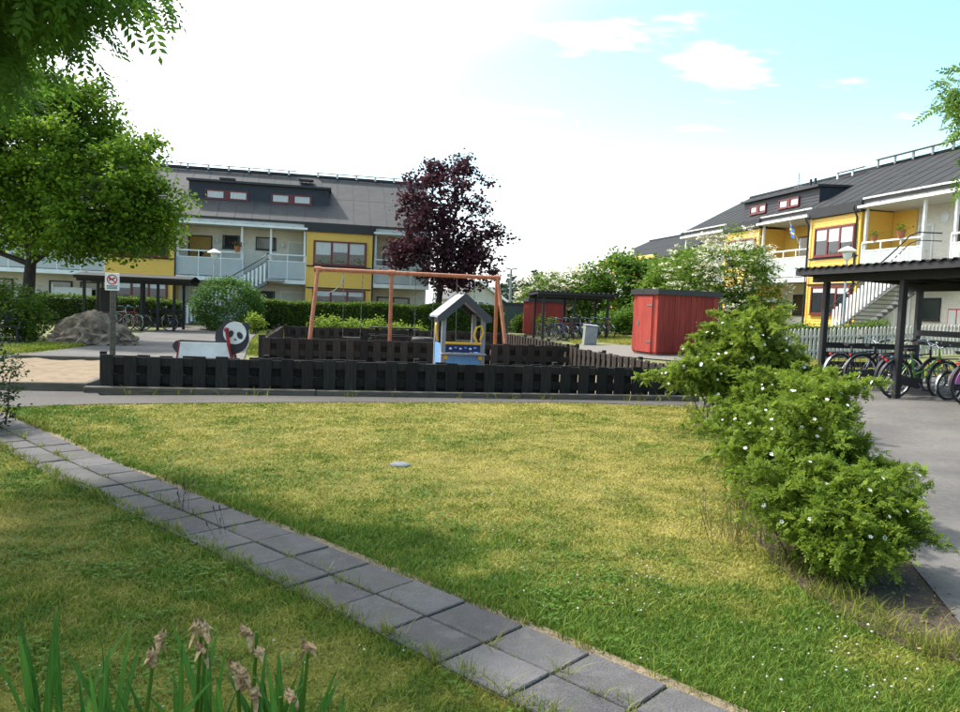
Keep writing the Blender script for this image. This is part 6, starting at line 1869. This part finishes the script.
base = D(622, 340, 44.0); base = Vector((base.x, base.y, T(base.x, base.y))); bz = base.z
tree('green_tree', 'bushy green tree between the far bike rack and red shed', base,
     sub(crown_px(base, 44.0, [(620, 275, 0, 1.8, 1.7, 1.3), (645, 282, 0.3, 1.8, 1.6, 1.3), (598, 290, 0.4, 1.2, 1.2, 1.0), (632, 262, 0.2, 1.0, 1.0, 0.7), (668, 278, 0.6, 1.4, 1.3, 1.2), (625, 308, 0, 2.0, 1.6, 1.2), (655, 305, 0.2, 2.0, 1.6, 1.2), (600, 268, 0, 0.5, 0.5, 0.5), (640, 325, 0, 1.8, 1.3, 0.9), (612, 326, 0, 1.2, 1.1, 0.8)])),
     460, 36, 0.27, 0.22, 'leaf_tree_mid', trunk=[(0, 0, 0), (0.1, 0, 1.0), (0.1, 0, 2.2)], r0=0.16, seed=25, aspect=0.6, inner=0.3, limbs=9)
base = D(672, 340, 40.0); base = Vector((base.x, base.y, T(base.x, base.y))); bz = base.z
tree('green_tree', 'green tree behind the red shed left of the flowering elder', base,
     sub(crown_px(base, 40.0, [(672, 275, 0, 1.3, 1.2, 1.1), (690, 262, 0.3, 1.1, 1.0, 0.9), (660, 288, 0, 1.2, 1.2, 1.0), (680, 300, 0, 1.5, 1.4, 1.2)])),
     200, 34, 0.26, 0.2, 'leaf_elder', trunk=[(0, 0, 0), (0.1, 0, 1.0), (0.1, 0, 2.0)], r0=0.13, seed=26, aspect=0.6, inner=0.3, limbs=4)

# far wood: one mass
def far_wood():
    rng = np.random.default_rng(41)
    V, F, A = [], [], []; off = 0
    for x in np.arange(440, 860, 6.0):
        dd_ = rng.uniform(125, 165)
        top = 284 + rng.normal(0, 5) - (6 if 505 < x < 545 else 0)
        p = D(x, top, dd_); b = D(x, 312, dd_)
        h_ = p.z; r0_ = rng.uniform(1.6, 2.6)
        n = 260
        t = rng.uniform(0.15, 1, n); rr = r0_ * (1.05 - t) ** 0.6 * np.sqrt(rng.uniform(0.2, 1, n)); an_ = rng.uniform(0, 2 * math.pi, n)
        pos = np.stack([p.x + rr * np.cos(an_), p.y + rr * np.sin(an_), h_ * t], 1)
        v, f, a = leaves(pos, 0.8, rng, 0.7, 0.4)
        V.append(v); F.append(f + off); A.append(a); off += len(v)
    o = put('far_wood', npmesh('far_wood', np.concatenate(V), np.concatenate(F), 'leaf_far', np.concatenate(A)))
    tag(o, 'dark far-off line of trees on the horizon', 'trees', kind='stuff')


far_wood()


def hedge(name, label, a, b, width, h, n, seed, leaf='leaf_hedge', size=0.09, wob=0.08):
    """clipped hedge from a to b: dense small leaves over a solid dark core"""
    rng = np.random.default_rng(seed)
    a, b = Vector(a), Vector(b); L = (b - a).length; rz = math.atan2(b.y - a.y, b.x - a.x)
    t = empty(name, (a.x, a.y, T(a.x, a.y)), rz, label, 'hedge')
    dz = (T(b.x, b.y) - T(a.x, a.y)) / L
    x = rng.uniform(0, L, n); face = rng.uniform(0, 1, n)
    top = h + wob * (vnoise(x, x * 0, 0.9, seed) - 0.5) * 2
    y = np.where(face < 0.5, -width / 2, np.where(face < 0.85, rng.uniform(-width / 2, width / 2, n), width / 2))
    z = np.where((face < 0.5) | (face >= 0.85), rng.uniform(0.02, 1, n) * top, top)
    y = y + rng.normal(0, 0.05, n); z = np.maximum(0.02, z + rng.normal(0, 0.045, n)) + x * dz
    v, f, al = leaves(np.stack([x, y, z], 1), size, rng, 0.6, 0.0, 0.8)
    put('foliage', npmesh('foliage', v, f, leaf, al), t)
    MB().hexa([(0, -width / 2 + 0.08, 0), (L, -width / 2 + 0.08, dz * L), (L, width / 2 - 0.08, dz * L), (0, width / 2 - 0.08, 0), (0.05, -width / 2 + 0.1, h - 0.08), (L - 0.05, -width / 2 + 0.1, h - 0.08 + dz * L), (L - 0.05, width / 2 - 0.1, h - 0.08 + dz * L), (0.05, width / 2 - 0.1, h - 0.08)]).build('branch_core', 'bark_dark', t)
    return t


ha = D(250, 330, 37.0); hb_ = ha + UX * 12.8
hedge('clipped_hedge', 'long clipped green hedge in front of the house behind the swing', ha, hb_, 0.9, 1.42, 30000, 51, size=0.10)
ha = D(20, 330, 35.5); hb_ = ha + UX * 7.2
hedge('clipped_hedge', 'low clipped hedge behind the dark gabled shelter', ha, hb_, 0.8, 1.25, 12000, 52, size=0.10)
ha = k0 + VX * 1.0 - UX * 0.3; hb_ = ha + UX * 6.2
hedge('low_hedge', 'low dark hedge just behind the picket fence', ha, hb_, 0.8, 0.98, 9000, 53, size=0.075, wob=0.15)

q = D(227, 330, 35.5)
bush('round_bush', 'big round clipped dark green bush by the balcony house', (q.x, q.y, 0), [(0, 0, 1.18, 1.52, 1.4, 1.22)], 900, 16, 0.10, 0.11, 'leaf_round', 61, stems=6, inner=0.9)
q = D(20, 344, 23.0)
bush('leafy_shrub', 'lush green shrub behind the bench beside the boulder', (q.x, q.y, 0), [(-0.4, 0, 0.9, 1.3, 1.0, 0.9), (0.4, -0.2, 0.55, 0.75, 0.7, 0.6), (-1.4, 0.3, 0.9, 1.2, 1.0, 0.9)], 420, 20, 0.12, 0.11, 'leaf_hedge', 62, stems=20)
q = W(-6.0, 9.5)
bush('dark_shrub', 'dark twiggy shrub at the frame edge where the slab path begins', (-5.56, 8.3, 0), [(0, 0, 0.55, 0.42, 0.5, 0.5), (-0.5, 0.2, 0.7, 0.6, 0.6, 0.65), (0.05, -0.1, 0.2, 0.35, 0.4, 0.2)], 240, 22, 0.07, 0.05, 'leaf_dark', 63, stems=26)
# light shrubs before the long hedge
for i, (x, s_) in enumerate(((325, 1.0), (347, 0.85), (372, 1.0), (392, 0.75), (412, 0.7))):
    q = D(x, 330, 30.6 + 0.3 * (i % 2))
    bush('spirea_bush', ('first', 'second', 'third', 'fourth', 'fifth')[i] + ' light green low shrub from the swing leg end, before the hedge', (q.x, q.y, 0), [(0, 0, 0.45 * s_, 0.62 * s_, 0.5, 0.45 * s_), (0.3, 0, 0.7 * s_, 0.3, 0.3, 0.3 * s_)], 90, 16, 0.10, 0.11, 'leaf_bright', 70 + i, stems=8, group='light shrubs before the hedge')
q = D(254, 335, 33.0); bush('tall_weeds', 'pale weedy plants beside the round bush', (q.x, q.y, 0), [(0, 0, 0.45, 0.5, 0.4, 0.42)], 60, 14, 0.1, 0.10, 'leaf_bright', 81, stems=14)
q = D(523, 333, 42.5); bush('round_bush', 'small round bush in front of the green sheet shed', (q.x, q.y, 0.0), [(0, 0, 0.6, 0.62, 0.6, 0.62)], 150, 14, 0.10, 0.13, 'leaf_hedge', 82, stems=4, inner=0.8)
q = D(541, 337, 38.3); bush('yellow_shrub', 'yellow green shrub at the corner of the far red shed', (q.x, q.y, T(q.x, q.y)), [(0, 0, 0.55, 0.4, 0.4, 0.55), (0.6, 0.1, 0.45, 0.4, 0.4, 0.45)], 90, 14, 0.09, 0.12, 'leaf_bright', 83, stems=4)
q = D(604, 338, 39.0); bush('leafy_shrub', 'bright green shrub filling the gap beside the red shed', (q.x, q.y, T(q.x, q.y)), [(0.3, 0, 0.6, 1.0, 0.7, 0.7), (1.3, 0, 0.7, 0.9, 0.7, 0.8)], 220, 18, 0.12, 0.14, 'leaf_tree_mid', 84, stems=6)

# rose bushes along the asphalt
def rose(label, x, y, blobs, n, per, size, seed, fl, leaf='leaf_rose', fs_=0.05, sig=0.05, stems=40, shoots=50, sl=1.0):
    return bush('rose_bush', label, (x, y, T(x, y)), blobs, n, per, sig, size, leaf, seed, stems=stems, flowers=fl, fl_size=fs_, group='white rose bushes along the asphalt path', mode='pinnate', inner=0.15, twig_r=0.009, shoots=shoots, shoot_len=sl)


rose('tallest rose bush, farthest up the path beside the black fence', 3.50, 10.35, [(0.05, 0, 0.95, 0.55, 0.55, 0.45), (-0.42, -0.1, 0.85, 0.38, 0.4, 0.30), (0.5, 0.1, 1.0, 0.42, 0.45, 0.38), (0.1, 0, 1.3, 0.38, 0.4, 0.26), (0.0, -0.1, 0.55, 0.38, 0.4, 0.28), (-0.72, 0, 0.72, 0.22, 0.25, 0.16), (0.72, 0.0, 0.72, 0.32, 0.4, 0.34), (0.35, 0.1, 1.45, 0.2, 0.2, 0.15)], 1050, 9, 0.068, 91, 75, 'leaf_rose_far', 0.030, 0.06, 70, 100, 1.0)
rose('middle rose bush with white blooms, between tallest bush and the sprawling one', 3.22, 8.0, [(0, 0, 0.55, 0.42, 0.45, 0.34), (-0.32, -0.1, 0.38, 0.3, 0.3, 0.26), (0.35, 0.05, 0.62, 0.32, 0.36, 0.3), (0.05, 0, 0.8, 0.28, 0.3, 0.18)], 520, 9, 0.060, 92, 38, 'leaf_rose', 0.027, 0.05, 50, 70, 0.9)
rose('wide sprawling rose bush with arching shoots beside the drive', 2.66, 6.1, [(-0.02, 0, 0.48, 0.42, 0.46, 0.33), (-0.34, -0.05, 0.40, 0.26, 0.3, 0.25), (0.28, 0.1, 0.52, 0.28, 0.34, 0.26), (0.0, -0.2, 0.78, 0.28, 0.3, 0.2), (0.25, 0.0, 0.92, 0.1, 0.12, 0.14), (0.38, -0.25, 0.34, 0.2, 0.28, 0.22), (-0.1, 0.5, 0.5, 0.3, 0.4, 0.3)], 820, 10, 0.052, 93, 40, 'leaf_rose', 0.024, 0.045, 80, 110, 0.8)
rose('lowest and nearest rose bush, hanging over the asphalt edge', 2.30, 4.72, [(0, 0, 0.36, 0.30, 0.36, 0.26), (-0.18, 0.2, 0.38, 0.2, 0.26, 0.22), (0.2, 0.05, 0.46, 0.26, 0.3, 0.22), (0.0, -0.2, 0.24, 0.28, 0.28, 0.18), (0.28, -0.1, 0.28, 0.14, 0.2, 0.14)], 660, 10, 0.046, 94, 22, 'leaf_rose', 0.021, 0.04, 70, 80, 0.6)

# dry stalks by the nearest rose
def dry_stalks():
    rng = np.random.default_rng(6); n = 60
    mb = MB()
    t = empty('dry_weeds', (1.95, 5.3, 0), 0, 'pale dry weed stalks standing before the nearest rose bush', 'weeds')
    for i in range(n):
        x, y = rng.normal(0, 0.16), rng.normal(0, 0.2); h_ = rng.uniform(0.15, 0.5)
        mb.tube([(x, y, 0), (x + rng.normal(0, 0.04), y + rng.normal(0, 0.04), h_ * 0.6), (x + rng.normal(0, 0.09), y + rng.normal(0, 0.09), h_)], [0.003, 0.002, 0.001], 4)
    o = mb.build('stalks', 'stalk_dry', t)
    a = o.data.attributes.new('var', 'FLOAT', 'POINT'); a.data.foreach_set('value', rng.uniform(0, 1, len(o.data.vertices)).astype(np.float32))


dry_stalks()

def soil_litter():
    rng = np.random.default_rng(88)
    xs_ = [p[0] for p in bed_poly]; ys_ = [p[1] for p in bed_poly]
    x, y = rng.uniform(min(xs_), max(xs_), 9000), rng.uniform(min(ys_), max(ys_), 9000)
    k = inpoly(x, y, bed_poly); x, y = x[k], y[k]
    pos = np.stack([x, y, np.array([T(a, b) for a, b in zip(x, y)]) + 0.010], 1)
    v, f, a = leaves(pos, 0.032, rng, 0.5, -0.15, 1.5)
    o = put('leaf_litter', npmesh('leaf_litter', v, f, 'stalk_dry', a))
    tag(o, 'dry fallen leaves and bits scattered over the brown soil', 'litter', kind='stuff')


soil_litter()

# plantain heads by the slab path
def plantains():
    rng = np.random.default_rng(9)
    for j, (x, y, n) in enumerate(((183, 512, 8), (222, 540, 4))):
        p = G(x, y)
        t = empty('plantain', (p.x, p.y, 0), 0, ('bigger clump of thin plantain stalks at the slab edge', 'sparse plantain stalks at the slab edge, nearer the irises')[j], 'weed', 'plantains along the slab path')
        for i in range(n):
            dx, dy = rng.normal(0, 0.07, 2); h_ = rng.uniform(0.10, 0.22); lx, ly = rng.normal(0, 0.04, 2)
            mb = MB().tube([(dx, dy, 0), (dx + lx * 0.5, dy + ly * 0.5, h_ * 0.6), (dx + lx, dy + ly, h_)], 0.0015, 4)
            mb.tube([(dx + lx, dy + ly, h_), (dx + lx * 1.1, dy + ly * 1.1, h_ + 0.02), (dx + lx * 1.15, dy + ly * 1.15, h_ + 0.035)], [0.0035, 0.0045, 0.002], 5)
            mb.build('flower_stalk', 'twig', t)


plantains()

# ================================================================== irises in the near corner
def iris(label, x, y, leaves_, blooms, seed):
    rng = np.random.default_rng(seed)
    t = empty('iris_plant', (x, y, 0), 0, label, 'iris', 'wilted irises in the near corner')
    for k_ in range(leaves_):
        h_ = rng.uniform(0.36, 0.62); w = rng.uniform(0.018, 0.030)
        bx, by = rng.normal(0, 0.05, 2); fx, fy = rng.normal(0, 0.13), rng.normal(0, 0.07)
        an = rng.normal(0, 0.5); sx_, sy_ = math.cos(an), math.sin(an)
        n = 9; v = []
        for i in range(n + 1):
            s_ = i / n; ww = w * (0.75 + 0.5 * s_ - 0.15 * s_ * s_) * (1 if s_ < 0.55 else max(0.0, 1 - ((s_ - 0.55) / 0.45) ** 1.8)) * 0.5
            c = np.array([bx + fx * s_ ** 1.7, by + fy * s_ ** 1.7, h_ * s_ - 0.10 * h_ * s_ ** 3 * (abs(fx) * 4)])
            fold = np.array([-sy_, sx_, 0]) * 0.006
            v += [c + np.array([sx_, sy_, 0]) * -ww, c + fold * (1 - s_), c + np.array([sx_, sy_, 0]) * ww]
        f = []
        for i in range(n):
            a = 3 * i
            f += [(a, a + 1, a + 4), (a, a + 4, a + 3), (a + 1, a + 2, a + 5), (a + 1, a + 5, a + 4)]
        me = npmesh('leaf', np.array(v), np.array(f), 'iris_leaf', np.clip(np.full(len(v), rng.uniform(0, 1)) + np.tile([-.12, .12, -.12], n + 1), 0, 1))
        for pgn in me.polygons: pgn.use_smooth = True
        put('leaf', me, t)
    for (dx, dy, h_) in blooms:
        h_ -= 0.05
        sk = MB().tube([(dx * 0.2, dy * 0.2, 0), (dx * 0.6, dy * 0.6, h_ * 0.6), (dx, dy, h_)], [0.007, 0.006, 0.005], 7).build('flower_stalk', 'leaf_tree_mid', t, smooth=True)
        a = sk.data.attributes.new('var', 'FLOAT', 'POINT'); a.data.foreach_set('value', np.full(len(sk.data.vertices), 0.4, dtype=np.float32))
        for q in range(int(rng.integers(1, 3))):
            mb = MB(); hh = 0.06 * rng.uniform(0.7, 1.15); n1, n2 = 12, 9
            ox, oy = rng.normal(0, 0.012, 2); z0_ = h_ - 0.02 - q * 0.055
            for i in range(n1):
                s_ = i / (n1 - 1); rr = 0.0145 * (math.sin(math.pi * (0.06 + 0.9 * s_)) ** 0.6) * rng.uniform(0.8, 1.2)
                for j in range(n2):
                    a_ = 2 * math.pi * j / n2 + s_ * 2.2
                    r2 = rr * (1 + 0.5 * math.sin(a_ * 3 + i * 0.7) * 0.5 + rng.normal(0, 0.09))
                    mb.v.append((dx + ox + 0.022 * s_ * s_ * math.sin(seed + q) + r2 * math.cos(a_), dy + oy + r2 * math.sin(a_), z0_ + hh * s_ - 0.018 * s_ * s_ * abs(math.sin(j))))
            for i in range(n1 - 1):
                for j in range(n2):
                    j2 = (j + 1) % n2; mb.f.append((i * n2 + j, i * n2 + j2, (i + 1) * n2 + j2, (i + 1) * n2 + j))
            bl = mb.build('wilted_flower', 'wilted', sk, smooth=True)
            for w_ in range(3):
                a_ = rng.uniform(0, 6.28); m2 = MB(); b0 = (dx + ox, dy + oy, z0_ + hh * 0.4)
                for i in range(5):
                    s_ = i / 4; c = Vector((b0[0] + math.cos(a_) * 0.028 * s_, b0[1] + math.sin(a_) * 0.028 * s_, b0[2] + (0.03 - 0.025 * w_) * s_ - 0.035 * s_ * s_))
                    wv = Vector((-math.sin(a_), math.cos(a_), 0.3)) * (0.009 * math.sin(math.pi * (0.15 + 0.75 * s_)))
                    m2.v += [tuple(c - wv), tuple(c + wv)]
                for i in range(4): m2.f.append((2 * i, 2 * i + 1, 2 * i + 3, 2 * i + 2))
                m2.build('wilted_petal', 'wilted', sk, smooth=True)
    return t


def at_iris(px_, y): return D(px_, 640, y)
q = at_iris(45, 2.25); iris('iris clump farthest to the corner, leaves only', q.x, q.y, 9, [], 101)
q = at_iris(88, 2.1); iris('iris clump with narrow leaves next to the corner one', q.x, q.y, 10, [], 102)
q = at_iris(132, 2.1); iris('tallest iris clump with one shrivelled brown bloom', q.x, q.y, 12, [(0.06, 0.02, 0.645)], 103)
q = at_iris(192, 2.15); iris('iris with two dark shrivelled flower heads on its tallest stalk', q.x, q.y, 12, [(0.02, 0.02, 0.675), (0.045, 0.0, 0.665)], 104)
q = at_iris(250, 2.2); iris('iris with one pale curled bloom over drooping ones', q.x, q.y, 11, [(0.02, 0.0, 0.645), (-0.03, -0.03, 0.55), (0.03, -0.05, 0.53)], 105)
q = at_iris(296, 2.15); iris('iris at the slab path end of the row with a papery bloom', q.x, q.y, 10, [(0.03, 0.03, 0.615), (-0.03, -0.05, 0.50)], 106)
q = at_iris(330, 2.05); iris('short iris leaves closest to the slab path', q.x, q.y, 7, [], 107)
